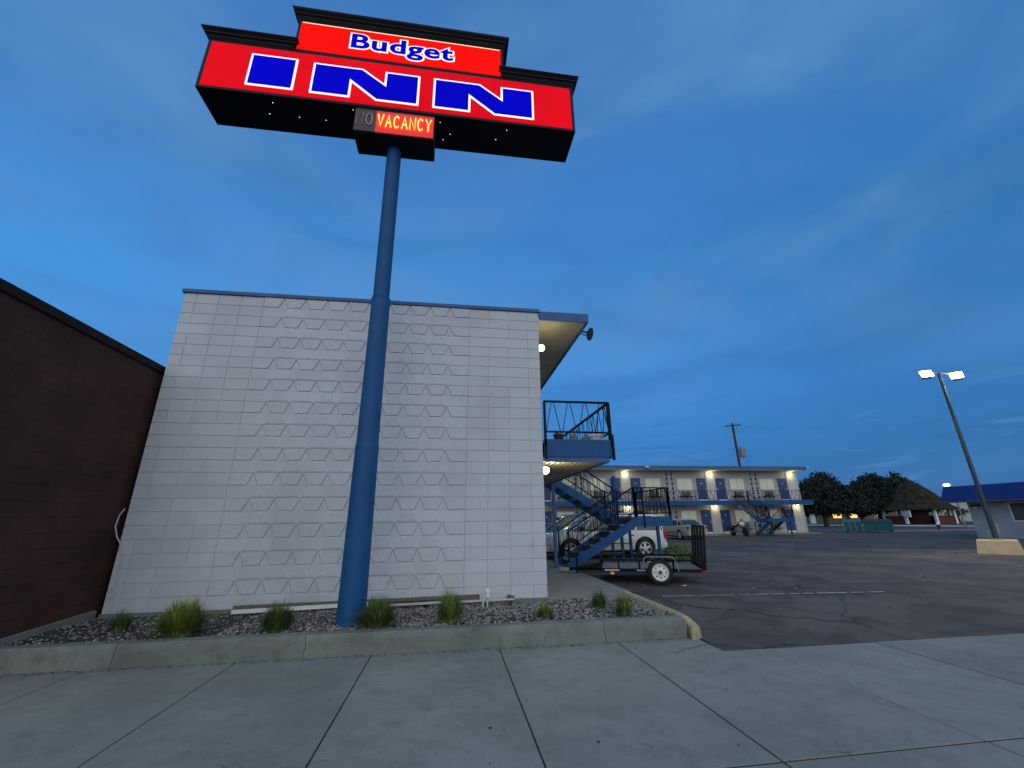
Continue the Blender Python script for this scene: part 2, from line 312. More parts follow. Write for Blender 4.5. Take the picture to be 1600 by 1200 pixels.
# ------------------------------------------------------------------ mesh helpers
class MB:
    def __init__(s): s.bm = bmesh.new()
    def poly(s, pts):
        vs = [s.bm.verts.new(p) for p in pts]
        try: return s.bm.faces.new(vs)
        except ValueError: return None
    def box(s, x0, x1, y0, y1, z0, z1, bev=0.):
        v = [s.bm.verts.new((x, y, z)) for x in (x0, x1) for y in (y0, y1) for z in (z0, z1)]
        fs = [s.bm.faces.new([v[i] for i in q]) for q in ((0, 1, 3, 2), (4, 6, 7, 5), (0, 4, 5, 1), (2, 3, 7, 6), (0, 2, 6, 4), (1, 5, 7, 3))]
        if bev:
            es = list({e for f in fs for e in f.edges})
            bmesh.ops.bevel(s.bm, geom=es, offset=bev, segments=2, affect='EDGES', profile=.5)
        return s
    def bar(s, a, b, w, h=None, upv=(0, 0, 1)):
        a, b = Vector(a), Vector(b); d = (b-a).normalized(); h = h or w
        u = Vector(upv)
        if abs(d.dot(u)) > .98: u = Vector((1, 0, 0))
        x = d.cross(u).normalized()*w/2; y = x.cross(d).normalized()*h/2
        c = [[s.bm.verts.new(p+x*i+y*j) for i, j in ((-1, -1), (1, -1), (1, 1), (-1, 1))] for p in (a, b)]
        for i in range(4): s.bm.faces.new((c[0][i], c[0][(i+1) % 4], c[1][(i+1) % 4], c[1][i]))
        s.bm.faces.new(c[0][::-1]); s.bm.faces.new(c[1])
        return s
    def tube(s, pts, r, n=8, caps=True):
        pts = [Vector(p) for p in pts]; rs = r if isinstance(r, (list, tuple)) else [r]*len(pts)
        rings = []; ux = None
        for i, p in enumerate(pts):
            d = (pts[min(i+1, len(pts)-1)]-pts[max(i-1, 0)]).normalized()
            if ux is None:
                t = Vector((0, 0, 1)) if abs(d.z) < .9 else Vector((1, 0, 0))
                ux = d.cross(t).normalized()
            else: ux = (ux-d*ux.dot(d)).normalized()
            uy = d.cross(ux)
            rings.append([s.bm.verts.new(p+(ux*cos(2*pi*k/n)+uy*sin(2*pi*k/n))*rs[i]) for k in range(n)])
        for a, b in zip(rings, rings[1:]):
            for k in range(n): s.bm.faces.new((a[k], a[(k+1) % n], b[(k+1) % n], b[k]))
        if caps: s.bm.faces.new(rings[0][::-1]); s.bm.faces.new(rings[-1])
        return s
    def cyl(s, a, b, r, r2=None, n=16): return s.tube([a, b], [r, r if r2 is None else r2], n)
    def lathe(s, prof, c=(0, 0, 0), n=20, axis='z', caps=True):
        rings = []
        for r, z in prof:
            ring = []
            for k in range(n):
                a = 2*pi*k/n
                p = (r*cos(a), r*sin(a), z)
                if axis == 'y': p = (p[0], p[2], p[1])
                if axis == 'x': p = (p[2], p[0], p[1])
                ring.append(s.bm.verts.new(Vector(p)+Vector(c)))
            rings.append(ring)
        for a, b in zip(rings, rings[1:]):
            for k in range(n): s.bm.faces.new((a[k], a[(k+1) % n], b[(k+1) % n], b[k]))
        if caps: s.bm.faces.new(rings[0][::-1]); s.bm.faces.new(rings[-1])
        return s
    def prism(s, pts, vec):
        v = Vector(vec); a = [s.bm.verts.new(p) for p in pts]; b = [s.bm.verts.new(Vector(p)+v) for p in pts]
        n = len(pts)
        for i in range(n): s.bm.faces.new((a[i], a[(i+1) % n], b[(i+1) % n], b[i]))
        s.bm.faces.new(a[::-1]); s.bm.faces.new(b)
        return s
    def loft(s, rings, closed=True, caps=True):
        R_ = [[s.bm.verts.new(p) for p in r] for r in rings]
        n = len(R_[0])
        for a, b in zip(R_, R_[1:]):
            for k in range(n if closed else n-1): s.bm.faces.new((a[k], a[(k+1) % n], b[(k+1) % n], b[k]))
        if caps and closed: s.bm.faces.new(R_[0][::-1]); s.bm.faces.new(R_[-1])
        return s
    def ico(s, c, r, sub=1, sq=(1, 1, 1)):
        ret = bmesh.ops.create_icosphere(s.bm, subdivisions=sub, radius=1)
        for v in ret['verts']: v.co = Vector((v.co.x*r*sq[0], v.co.y*r*sq[1], v.co.z*r*sq[2]))+Vector(c)
        return ret['verts']
    def build(s, name, m, parent=None, smooth=False, label=None, recalc=True):
        if recalc: bmesh.ops.recalc_face_normals(s.bm, faces=s.bm.faces[:])
        me = bpy.data.meshes.new(name); s.bm.to_mesh(me); s.bm.free()
        me.materials.append(MT[m] if isinstance(m, str) else m)
        if smooth:
            for p in me.polygons: p.use_smooth = True
            try: me.set_sharp_from_angle(angle=radians(40))
            except Exception: pass
        o = bpy.data.objects.new(name, me); COL.objects.link(o)
        if parent: o.parent = parent
        if label: o['label'] = label
        return o
def tag(o, label, cat, group=None, kind=None):
    o['label'] = label; o['category'] = cat
    if group: o['group'] = group
    if kind: o['kind'] = kind
    return o
def thing(name, label, cat, loc=(0, 0, 0), rz=0., group=None):
    o = bpy.data.objects.new(name, None); COL.objects.link(o); o.location = loc; o.rotation_euler = (0, 0, rz)
    o.empty_display_size = .3
    return tag(o, label, cat, group)
def struct(o): o['kind'] = 'structure'; return o
KIDS = {}
def copy_tree(o, parent=None):
    c = o.copy(); COL.objects.link(c)
    if parent: c.parent = parent
    for ch in [x for x in bpy.data.objects if x.parent == o]: copy_tree(ch, c)
    return c
def light(kind, loc, power, color=(1, .82, .52), size=.05, rot=None, spot=None, parent=None, name='lamp_light'):
    l = bpy.data.lights.new(name, kind); l.energy = power; l.color = color
    l.shadow_soft_size = size
    if spot: l.spot_size = radians(spot); l.spot_blend = .7
    o = bpy.data.objects.new(name, l); COL.objects.link(o); o.location = loc
    if rot is not None: o.rotation_euler = rot
    if parent: o.parent = parent
    return o
rnd = random.Random(7)
ZL = -.13      # level of the car park

# ------------------------------------------------------------------ ground, lot, pavement
b = MB(); b.poly([(-600, -300, -.42), (900, -300, -.42), (900, 900, -.42), (-600, 900, -.42)])
struct(b.build('ground', 'verge'))
# car park sheet, with a gentle ramp down to the pavement
b = MB()
xs = [1.62, 6, 12, 20, 30, 45, 62]; ys = [-2.5, -1.6, -.6, .4, 8, 20, 34, 60, 75]
def lotz(y): return ZL if y >= .4 else ZL-.12*((.4-y)/2.9)
V = [[b.bm.verts.new((x, y, lotz(y))) for y in ys] for x in xs]
for i in range(len(xs)-1):
    for j in range(len(ys)-1): b.bm.faces.new((V[i][j], V[i+1][j], V[i+1][j+1], V[i][j+1]))
struct(b.build('parking_lot', 'asphalt'))
b = MB(); b.poly([(-40, -12, -.36), (60, -12, -.36), (60, -6.9, -.36), (-40, -6.9, -.36)]); struct(b.build('road', 'asphalt'))
# pavement slabs
b = MB()
jx = [-8.9, -7.32, -5.75, -4.17, -2.64, -1.07, .50, 2.12, 3.72, 5.3, 6.9, 8.5, 10.1, 11.7, 13.3, 14.9, 16.5]
for i in range(len(jx)-1):
    for (y0, y1) in ((-6.8, -4.80), (-4.80, -1.87)):
        x0, x1 = jx[i]+.007, jx[i+1]-.007
        yy1 = y1-.006
        if y1 == -1.87:
            if x0 > 1.6: yy1 = -2.50
            elif x1 > 1.64:   # the slab that the car park cuts into
                b.box(x0, 1.63, -2.50, -1.875, -.40, -.25, .006); yy1 = -2.502
        b.box(x0, x1, y0+.008, yy1-(.004 if y1 == -4.80 else 0), -.40, -.25+rnd.uniform(-.002, .002), .004)
struct(b.build('sidewalk', 'concrete'))
b = MB()
b.box(-9, 16.6, -4.815, -4.785, -.35, -.2555)
for x in jx[1:-1]: b.box(x-.012, x+.012, -6.8, -4.8151, -.35, -.2555); b.box(x-.012, x+.012, -4.7849, -1.90 if x < 1.6 else -2.51, -.35, -.2555)
struct(b.build('sidewalk_joint', 'joint'))
b = MB(); b.poly([(-9, -6.85, -.30), (16.6, -6.85, -.30), (16.6, -1.9, -.30), (-9, -1.9, -.30)])
struct(b.build('sidewalk_joint_bed', 'joint'))
b = MB()   # hairline crack in the slab beside the lot
pts = [(1.0, -2.45), (1.12, -2.40), (1.2, -2.33), (1.36, -2.30), (1.5, -2.22), (1.6, -2.21)]
for p, q in zip(pts, pts[1:]): b.bar((p[0], p[1], -.2475), (q[0], q[1], -.2475), .007, .002)
for cx, cy, r_ in ((-.62, -4.35, .013), (-1.38, -4.0, .014), (.9, -3.6, .008), (.62, -2.2, .01)):
    b.cyl((cx, cy, -.249), (cx, cy, -.245), r_, n=9)
struct(b.build('sidewalk_crack', 'dirt'))
# building-side walk
b = MB()
for y0, y1 in ((.0, 3.2), (3.21, 6.4), (6.41, 9.6), (9.61, 12.8), (12.81, 16), (16.01, 20)):
    b.box(.0, 1.62, y0, y1, -.3, 0, .01)
struct(b.build('walkway_path', 'walk'))
# kerb wall round the planting bed, in broken lengths
b = MB()
cuts = [(-7.04, 0), (-5.49, .02), (-3.43, -.05), (.34, -.03), (1.50, 0)]
for i in range(len(cuts)-1):
    x0, x1 = cuts[i][0]+.004, cuts[i+1][0]-.003
    s0, s1 = cuts[i][1], cuts[i+1][1]
    yb = -1.87
    n = 14
    prof = [(yb, -.30), (yb+.004, -.10), (yb+.008, -.022), (yb+.022, -.004), (yb+.09, 0), (yb+.16, 0), (yb+.175, -.02), (yb+.18, -.30)]
    rings = []
    for k in range(n+1):
        f = k/n; x = x0+(x1-x0)*f
        ring = []
        for y, z in prof:
            t_ = (z+.15)
            xx = x+(s0*t_*(1-f)+s1*t_*f)*1.0
            if k in (0, n): xx += .035*mnoise.noise(Vector((x*3, z*11, y*6)))
            dy = .006*mnoise.noise(Vector((xx*2.3, z*9, 3)))
            ring.append((xx, y+dy, z+.003*mnoise.noise(Vector((xx*3, y*9, 7)))))
        rings.append(ring)
    b.loft(rings)
struct(b.build('kerb', 'kerb', smooth=True))
b = MB(); b.box(-7.04, 1.45, -1.80, -1.78, -.3, -.04); struct(b.build('kerb_crack_fill', 'dirt'))
b = MB()
for k in range(520):
    x = rnd.uniform(-7, 1.5); q = rnd.random(); y = -1.875-.09*q*q; s_ = rnd.uniform(.003, .010)
    b.ico((x, y, -.249), s_, 1, (1.6, 1, .5)) if rnd.random() < .6 else b.poly([(x, y, -.245), (x+s_*2.5, y-s_, -.244), (x+s_*3.5, y+s_, -.243)])
for k in range(160):
    x = rnd.uniform(-7, 6); y = rnd.uniform(-6.5, -2.6); s_ = rnd.uniform(.002, .006); b.ico((x, y, -.248), s_, 1, (1.4, 1, .6))
o = b.build('kerb_litter', 'dirt'); tag(o, 'dark grit and crumbs gathered along the foot of the kerb', 'grit', kind='stuff')
# yellow kerb along the lot
b = MB()
path = [(1.58, -1.98, -.20), (1.62, -1.90, -.10), (1.60, -1.74, -.03), (1.56, -1.5, 0), (1.57, -1.0, 0), (1.58, -.4, 0), (1.575, .1, 0), (1.57, .42, 0)]
rings = []
for x, y, z in path:
    w = .065; zz = z
    rings.append([(x-w, y, -.32), (x-w-.005, y, zz-.02), (x-w+.02, y, zz+.008), (x+w*.4, y, zz+.010), (x+w, y, zz-.02), (x+w+.02, y, -.32)])
b.loft(rings); struct(b.build('yellow_kerb', 'yellow', smooth=True))
b = MB(); b.box(1.625, 1.70, .44, 20, -.3, -.005, .01); struct(b.build('walkway_kerb', 'walk'))
# bed soil (slightly mounded) and crushed stone
b = MB()
nx, ny = 60, 14
def soilz(x, y): return -.045+.035*mnoise.noise(Vector((x*1.1, y*1.6, 0)))
G = [[b.bm.verts.new((-7.04+8.56*i/nx, -1.70+1.70*j/ny, soilz(-7.04+8.56*i/nx, -1.70+1.70*j/ny))) for j in range(ny+1)] for i in range(nx+1)]
for i in range(nx):
    for j in range(ny): b.bm.faces.new((G[i][j], G[i+1][j], G[i+1][j+1], G[i][j+1]))
struct(b.build('planting_bed_soil', 'dirt', smooth=True))
b = MB()
for k in range(11500):
    x = rnd.uniform(-7.0, 1.50); y = rnd.uniform(-1.68, -.02)
    if x < -4.6 and rnd.random() < .72: continue          # thin and dusty at the left end
    if x > .0 and y > -.05: continue
    s_ = rnd.uniform(.010, .024)*(1.25 if rnd.random() < .15 else 1)
    z = soilz(x, y)+s_*.35+rnd.uniform(0, .012)
    vs = b.ico((0, 0, 0), s_, 1, (rnd.uniform(.7, 1.4), rnd.uniform(.7, 1.3), rnd.uniform(.5, .9))) if False else None
    # cheap angular stone: a squashed, twisted 8-sided bipyramid
    a0 = rnd.uniform(0, 6.28); n = 5
    ring = [b.bm.verts.new((x+s_*rnd.uniform(.8, 1.3)*cos(a0+2*pi*q/n), y+s_*rnd.uniform(.6, 1.1)*sin(a0+2*pi*q/n), z+rnd.uniform(-.3, .3)*s_)) for q in range(n)]
    t_ = b.bm.verts.new((x+rnd.uniform(-.4, .4)*s_, y+rnd.uniform(-.4, .4)*s_, z+s_*rnd.uniform(.5, .9)))
    l_ = b.bm.verts.new((x, y, z-s_*.6))
    for q in range(n):
        b.bm.faces.new((ring[q], ring[(q+1) % n], t_)); b.bm.faces.new((ring[(q+1) % n], ring[q], l_))
o = b.build('gravel', 'stone', recalc=False); tag(o, 'crushed purple grey stone covering the planting bed below the white wall', 'gravel', kind='stuff')
# painted stall line, worn into dashes
b = MB()
x = 2.35
while x < 6.6:
    l_ = rnd.uniform(.18, .7); w = rnd.uniform(.035, .06)
    y = .47-.10*(x-2.4)
    b.poly([(x, y-w/2, lotz(.3)+.012), (x+l_, y-.1*l_-w/2, lotz(.3)+.012), (x+l_, y-.1*l_+w/2, lotz(.3)+.012), (x, y+w/2, lotz(.3)+.012)])
    x += l_+rnd.uniform(.03, .12)
struct(b.build('stall_line', 'white_line'))
b = MB()
for k in range(70):
    x = rnd.uniform(2, 14); y = rnd.uniform(-2, 12); s_ = rnd.uniform(.008, .028)
    z = lotz(y)
    b.ico((x, y, z+s_*.4), s_, 1, (1.3, 1, .6))
o = b.build('pebbles', 'stone'); tag(o, 'loose pebbles scattered over the dark asphalt of the car park', 'pebbles', kind='stuff')

# ------------------------------------------------------------------ front motel building
H = 5.55; XW = -6.96; YD = 20.0
fb = thing('motel_building', 'two storey motel building with blank white block end wall and blue roof edge', 'motel', (0, 0, 0))
b = MB(); b.box(XW+.01, -.012, .012, YD, -.3, H-.01); b.build('wall_core', 'mortar', fb)
b = MB()
ch = H/26; bw = .407
edges = []
x = -.25
while x > XW+.05: edges.append(x); x -= bw
vx = [0.0]+edges+[XW]
RL, RR = -5.13, -1.67        # relief zone
peaks = [-1.88-bw*i for i in range(9)]
g = .0038
def panel(x0, x1, z0, z1, y=0.):
    x0 += g; x1 -= g; z0 += g; z1 -= g
    c = .004
    f = [(x0+c, y, z0+c), (x1-c, y, z0+c), (x1-c, y, z1-c), (x0+c, y, z1-c)]
    k = [(x0, .012, z0), (x1, .012, z0), (x1, .012, z1), (x0, .012, z1)]
    vf = [b.bm.verts.new(p) for p in f]; vk = [b.bm.verts.new(p) for p in k]
    b.bm.faces.new(vf)
    for i in range(4): b.bm.faces.new((vk[i], vk[(i+1) % 4], vf[(i+1) % 4], vf[i]))
rw = random.Random(3)
def tile(q, y, ch_=.004, yb=.012):
    cx_ = sum(p[0] for p in q)/len(q); cz_ = sum(p[1] for p in q)/len(q)
    fr = []; bk = []
    for px, pz in q:
        fr.append(b.bm.verts.new((px+(cx_-px)*ch_/.15, y, pz+(cz_-pz)*ch_/.10))); bk.append(b.bm.verts.new((px, yb, pz)))
    b.bm.faces.new(fr); n = len(q)
    for k in range(n): b.bm.faces.new((bk[k], bk[(k+1) % n], fr[(k+1) % n], fr[k]))
RL, RR = -5.51, -.25-3*bw
peaks = [-.25-4*bw-bw*i for i in range(9)]
sl = .090
for r_ in range(26):
    z0, z1 = r_*ch, (r_+1)*ch
    keep = [0.0]
    for q in [-.25, -.25-bw, -.25-2*bw]:
        if rw.random() > .10: keep.append(q)
    keep.append(RR)
    for a, c in zip(keep, keep[1:]): panel(c, a, z0, z1)
    zone = [RL, RL-bw, RL-2*bw, RL-3*bw]
    keep = [RL]
    for q in zone[1:]:
        if rw.random() > (.08 if r_ > 12 else .40): keep.append(q)
    keep.append(XW+.01)
    for a, c in zip(keep, keep[1:]):
        if a-c > .03: panel(c, a, z0, z1)
    if r_ % 2 == 1:
        xr = RR
        bounds = [RR]+peaks+[RL]
        for i in range(len(bounds)-1):
            r0, l0 = bounds[i]-g*.9, bounds[i+1]+g*.9
            br_ = r0-(sl if i > 0 else 0); bl_ = l0+(sl if i < len(bounds)-2 else 0)
            tile([(bl_, z0+g), (br_, z0+g), (r0, z1-g), (l0, z1-g)], -.008-rw.uniform(0, .004))
        for p_ in peaks: tile([(p_-sl+.010, z0-g), (p_+sl-.010, z0-g), (p_, z1-.022)], .0005, .002)
    else:
        panel(RL, RR, z0, z1+g*.6)
        for i in range(len(peaks)-1):
            r0, l0 = peaks[i]-.012, peaks[i+1]+.012
            tile([(l0, z0+g+.002), (r0, z0+g+.002), (r0-sl, z1-g), (l0+sl, z1-g)], -.009, .022, .001)
b.build('end_wall', 'block', fb)
# side (parking side) wall skin with doors & windows as the far block has
b = MB(); b.box(-.010, .0, .0125, YD, 0, H-.012); b.build('side_wall', 'mwall', fb)
b = MB(); b.box(XW-.03, .02, -.035, .30, H, H+.075, .006); b.box(XW-.03, .02, .3, YD, H, H+.03); b.build('roof_edge', 'blue_fascia', fb)
b = MB(); b.box(XW, 0.0, .30, YD, H-.002, H+.05); b.build('roof', 'sign_black', fb)
# roof overhang
b = MB(); b.box(.021, 1.12, .0, .04, H-.16, H+.04); b.box(1.08, 1.12, .04, YD, H-.16, H+.04); b.build('fascia', 'blue_fascia', fb)
b = MB(); b.box(.0, 1.08, .04, YD, H-.10, H-.02)
for k in range(9): b.box(.0, 1.08, 1.2+2.2*k, 1.22+2.2*k, H-.104, H-.1)
b.build('soffit', 'cream', fb)
# upper walkway
b = MB(); b.box(.03, 1.44, -.02, .02, 2.46, 2.80); b.box(1.40, 1.44, .02, YD, 2.46, 2.80); b.build('walkway_fascia', 'blue', fb)
b = MB(); b.box(.03, 1.34, .0, .03, 2.36, 2.458); b.box(1.30, 1.34, .03, YD, 2.36, 2.458); b.build('walkway_beam', 'blue_fascia', fb)
b = MB(); b.box(0, 1.40, .02, YD, 2.72, 2.78)
b.build('walkway_slab', 'walk', fb)
b = MB(); b.box(0, 1.30, .03, YD, 2.42, 2.45)
for k in range(11): b.box(.03+k*.12, .055+k*.12, .03, YD, 2.385, 2.42)
b.build('walkway_ceiling', 'cream', fb)
def zig_rail(b, a, c, z0, z1, n, drop=0., post=True, t_=.013):
    """railing between a and c (x,y,[z]); drop handled through per-end z"""
    a = Vector(a); c = Vector(c)
    h0, h1 = z0, z1
    P = lambda f, h: a.lerp(c, f)+Vector((0, 0, h))
    b.bar(P(0, h1), P(1, h1), .05, .035); b.bar(P(0, h0), P(1, h0), .035, .03)
    if post:
        for f in (0, 1): b.bar(P(f, -.12), P(f, h1), .045, .045)
    for k in range(n):
        f0, f1, f2 = k/n+.07/n, (k+.5)/n, (k+1)/n-.07/n
        b.bar(P(f0, h0), P(f1-.06/n, h1), t_); b.bar(P(f2, h0), P(f1+.06/n, h1), t_)
    return b
b = MB(); zig_rail(b, (.06, .0, 2.78), (1.40, .0, 2.78), .17, .79, 4)
b.bar((.06, 0, 2.42), (.06, 0, 2.8), .045); b.bar((1.42, -.03, 2.4), (1.42, -.03, 2.9), .045)
b.build('railing', 'black', fb)
b = MB(); zig_rail(b, (1.40, .05, 2.78), (1.40, 5.70, 2.78), .17, .79, 15)
b.build('railing', 'black', fb)
b = MB(); zig_rail(b, (1.40, 6.95, 2.78), (1.40, 20, 2.78), .17, .79, 30); b.build('railing', 'black', fb)
for yy in (4.65, 9.9, 15.2):
    b = MB(); b.bar((1.30, yy, 0), (1.30, yy, 2.37), .09); b.build('column', 'blue_fascia', fb)
for zz in (4.89, 2.24):
    o = MB().box(.0, .07, .30, .46, zz-.06, zz+.09, .01).build('wall_lamp', 'sign_black', fb)
    bb = MB(); bb.ico((.12, .36, zz), .075, 2); bb.build('bulb', 'bulb', o, smooth=True)
    light('POINT', (.25, .38, zz), 6 if zz > 3 else 9, (1, .80, .45), .06, name='wall_lamp_light')
for dy in (3.4, 9, 14.5):
    for zz in (4.85, 2.2):
        o = MB().box(.0, .07, dy-.08, dy+.08, zz-.06, zz+.09, .01).build('wall_lamp', 'sign_black', fb)
        bb = MB(); bb.ico((.11, dy, zz), .05, 2); bb.build('bulb', 'bulb', o, smooth=True)
for dy in (2.2, 7.5, 10.2, 15.5):
    for z0 in (0.01, 2.79):
        d = MB().box(.0, .035, dy, dy+.9, z0, z0+2.03).build('door', 'blue_door', fb)
        MB().ico((.07, dy+.8, z0+1.0), .03, 1) and None
        w = MB().box(.0, .03, dy-2.0, dy-.5, z0+.95, z0+2.0).build('window', 'white', fb)
        MB().box(.028, .035, dy-1.94, dy-.56, z0+1.01, z0+1.94).build('curtain', 'curtain', w)
# floodlight on the roof overhang
fl = MB(); fl.bar((1.12, .66, H-.06), (1.30, .62, H-.10), .03); fl.bar((1.12, .66, H-.12), (1.28, .58, H-.20), .02)
fl = fl.build('floodlight', 'sign_black', fb)
b = MB(); b.lathe([(.03, -.05), (.09, -.03), (.15, .01), (.155, .03), (.02, .035)], n=18)
hd = b.build('lamp_head', 'sign_black', fl, smooth=True); hd.location = (1.33, .60, H-.15); hd.rotation_euler = (radians(35), radians(118), 0)
# painted conduit loop on the left edge
b = MB(); b.tube([(-6.98, -.03, 1.55), (-7.02, -.05, 1.45), (-7.03, -.06, 1.28), (-6.97, -.06, 1.12), (-6.88, -.04, .98), (-6.83, -.03, .8), (-6.82, -.02, .5), (-6.81, -.02, .02)], .009)
b.build('cable', 'block', fb, smooth=True)
b = MB(); b.box(-6.93, -6.86, -.02, 0, .35, .95, .005); b.build('conduit', 'block', fb)
# ragged concrete footing line
b = MB(); b.box(XW, 0, -.018, .012, -.2, .012); b.build('footing', 'kerb', fb)

# flower pots on the walkway
def pot(x, y, s, m, label, wide=1., plant=None):
    t = thing('flower_pot', label, 'flower pot', (x, y, 2.78), 0, 'pots on the upper walkway')
    b = MB(); b.lathe([(.055*s*wide, 0), (.085*s*wide, .08*s), (.10*s*wide, .15*s), (.108*s*wide, .15*s), (.108*s*wide, .18*s), (.085*s*wide, .18*s), (.07*s*wide, .15*s)], n=18)
    b.build('pot', m, t, smooth=True)
    b = MB()
    for k in range(26):
        a = rnd.uniform(0, 6.28); l_ = rnd.uniform(.05, .14)*s; r_ = rnd.uniform(0, .06)*s*wide
        p = Vector((r_*cos(a), r_*sin(a), .15*s)); q = p+Vector((cos(a)*l_*.6, sin(a)*l_*.6, l_))
        sd_ = Vector((-sin(a), cos(a), 0))*.012*s
        b.poly([p-sd_, p+sd_, q]); 
    b.build('plant', plant or 'grass_g', t, recalc=False)
pot(.40, .30, 1.0, 'pot_dark', 'dark red brown flower pot nearest the wall on the upper walkway')
pot(.72, .30, .8, 'pot_tan', 'small tan flower pot with green leaves next to the dark pot')
pot(.98, .32, .75, 'pot_tan', 'smallest tan flower pot beside the wide bowl on the walkway')
pot(1.20, .34, .95, 'white', 'wide pale bowl planter at the outer corner of the upper walkway', 1.7, 'grass_d')

# ------------------------------------------------------------------ exterior staircase (u away from the wall, v across; lower flight at low v)
def staircase(label, loc, rz, mirror=1, side='blue'):
    t = thing('exterior_staircase', label, 'staircase', loc, rz, 'outdoor staircases of the motel')
    m = mirror
    T = lambda u, v, z: (u, v*m, z)
    zt, zm = 2.78, 1.34
    u0, u1, u2_ = 1.45, 3.70, 4.85
    v0, v1, v2, v3 = 0., 1.12, 1.22, 2.34     # lower flight v0..v1, upper v2..v3
    uf = 1.55
    # stringers
    def stringer(v, ua, za, ub, zb, nm='stringer'):
        b = MB(); h = .27
        a = [T(ua, v-.025, za-.02), T(ub, v-.025, zb-.02), T(ub, v-.025, zb-h-.02), T(ua, v-.025, za-h-.02)]
        b.prism([Vector(p) for p in a], (0, .05*m, 0)); b.build(nm, side, t)
    for v in (v0, v1): stringer(v, uf+.05, .16, u1, zm)
    for v in (v2, v3): stringer(v, 1.42, zt-.02, u1, zm+.06)
    # treads
    n = 7
    for k in range(1, n):
        f = k/n; z = zm*f; u = uf+(u1-uf)*f
        MB().box(u-.14, u+.15, min(v0*m, v1*m)+.03, max(v0*m, v1*m)-.03, z-.045, z, .006).build('tread', 'walk', t)
    for k in range(1, n):
        f = k/n; z = zt+(zm-zt)*f; u = u0+(u1-u0)*f
        MB().box(u-.15, u+.14, min(v2*m, v3*m)+.03, max(v2*m, v3*m)-.03, z-.045, z, .006).build('tread', 'walk', t)
    lo, hi = min(v0*m, v3*m), max(v0*m, v3*m)
    MB().box(u1+.003, u2_-.003, lo+.003, hi-.003, zm-.055, zm).build('landing', 'walk', t)
    b = MB(); b.box(u1, u2_, lo-.04, lo, zm-.26, zm+.02); b.box(u1, u2_, hi, hi+.04, zm-.26, zm+.02)
    b.box(u2_, u2_+.04, lo-.04, hi+.04, zm-.26, zm+.02); b.box(u1-.04, u1, lo, hi, zm-.26, zm-.06)
    b.build('landing_frame', side, t)
    for u, v in ((4.45, .1), (4.45, 2.2), (3.74, 1.2), (3.80, 2.2)):
        MB().bar(T(u, v, ZL), T(u, v, zm-.06), .08).build('post', side, t)
    MB().bar(T(3.62, 1.17, zm-.2), T(3.62, 1.17, 2.66), .10).build('newel_post', side, t)
    # railings
    b = MB()
    zig_rail(b, T(u1+.05, v0, zm), T(u2_, v0, zm), .12, .86, 5)
    b.bar(T(u1+.3, v0-.03*m, zm-.3), T(u1+.3, v0-.03*m, zm+.86), .045)
    zig_rail(b, T(u2_, v0, zm), T(u2_, v3, zm), .12, .86, 9)
    zig_rail(b, T(u2_, v3, zm), T(u1, v3, zm), .12, .86, 5)
    b.build('landing_railing', 'black', t)
    for v, (ua, za, ub, zb) in ((v0, (uf+.1, .1, u1+.05, zm)), (v1, (uf+.1, .1, u1-.05, zm)), (v2, (u0, zt, u1-.05, zm)), (v3, (u0, zt, u1, zm))):
        b = MB(); zig_rail(b, T(ua, v, za), T(ub, v, zb), .16, .88, 10); b.build('railing', 'black', t)
    return t
staircase('blue switchback staircase with black railings beside the white block wall, behind the trailer', (0, 4.5, 0), 0)

# ------------------------------------------------------------------ neighbour building on the left
nb = thing('brick_building', 'dark brown block building at the left edge of the view', 'building', (-7.05, 0, 0))
b = MB(); b.box(-9, 0, -3.1, 18, -.4, 3.92); b.build('wall', 'brown_brick', nb)
b = MB(); b.box(-9.04, .04, -3.14, 18.04, 3.92, 4.05, .01); b.build('coping', mat('dark_brown_coping', (.020, .012, .011), .7, spec=.2), nb)
b = MB(); b.prism([Vector((.002, -1.68, .0)), Vector((.06, -1.68, .0)), Vector((.05, -.02, .06)), Vector((.002, -.02, .07))], (0, 0, -.3)); b.build('footing', 'walk', nb)

# ------------------------------------------------------------------ pylon sign
sg = thing('motel_sign', 'tall blue pole carrying a lit red motel sign with blue and white lettering', 'sign', (-3.05, -1.2, 0))
ox, oy = 3.05, 1.2     # world -> local
def sb(x0, x1, y0, y1, z0, z1, bev=0.): return MB().box(x0+ox, x1+ox, y0+oy, y1+oy, z0, z1, bev)
b = MB(); b.tube([(.0, 0, -.2), (-.005, 0, 2.42)], [.195, .175], 32); b.tube([(-.005, 0, 2.42), (-.01, 0, 5.0)], [.167, .156], 32); b.tube([(-.01, 0, 4.98), (-.012, 0, 5.02)], [.162, .142], 32); b.tube([(-.005, 0, 2.39), (-.005, 0, 2.45)], [.180, .172], 32); b.build('pole_base', 'pole_blue', sg, smooth=True)
b = MB(); b.tube([(-.012, 0, 5.0), (-.03, 0, 8.4)], .138, 28); b.build('pole', 'pole_blue', sg, smooth=True)
YF, YB = -1.6, -.80
cab = sb(-6.64, .57, YF, YB, 8.93, 10.18, .01).build('cabinet', 'sign_black', sg)
sb(-5.12, -.93, YF, YB, 10.18, 11.06, .01).build('upper_cabinet', 'sign_black', sg)
def crown(x0, x1, z0, z1, name):
    b = MB(); rings = []
    for f, z, e in ((0, z0, .0), (0, z0+.05, .035), (0, z0+.08, .035), (0, z0+.10, .07), (0, z0+.13, .07), (0, z0+.17, .11), (0, z1-.02, .12), (0, z1, .12), (0, z1+.0001, .0)):
        rings.append([(x0-e+ox, YF-e+oy, z), (x1+e+ox, YF-e+oy, z), (x1+e+ox, YB+e+oy, z), (x0-e+ox, YB+e+oy, z)])
    b.loft(rings); return b.build(name, 'sign_black', sg)
crown(-5.12, -.93, 11.06, 11.27, 'upper_crown')
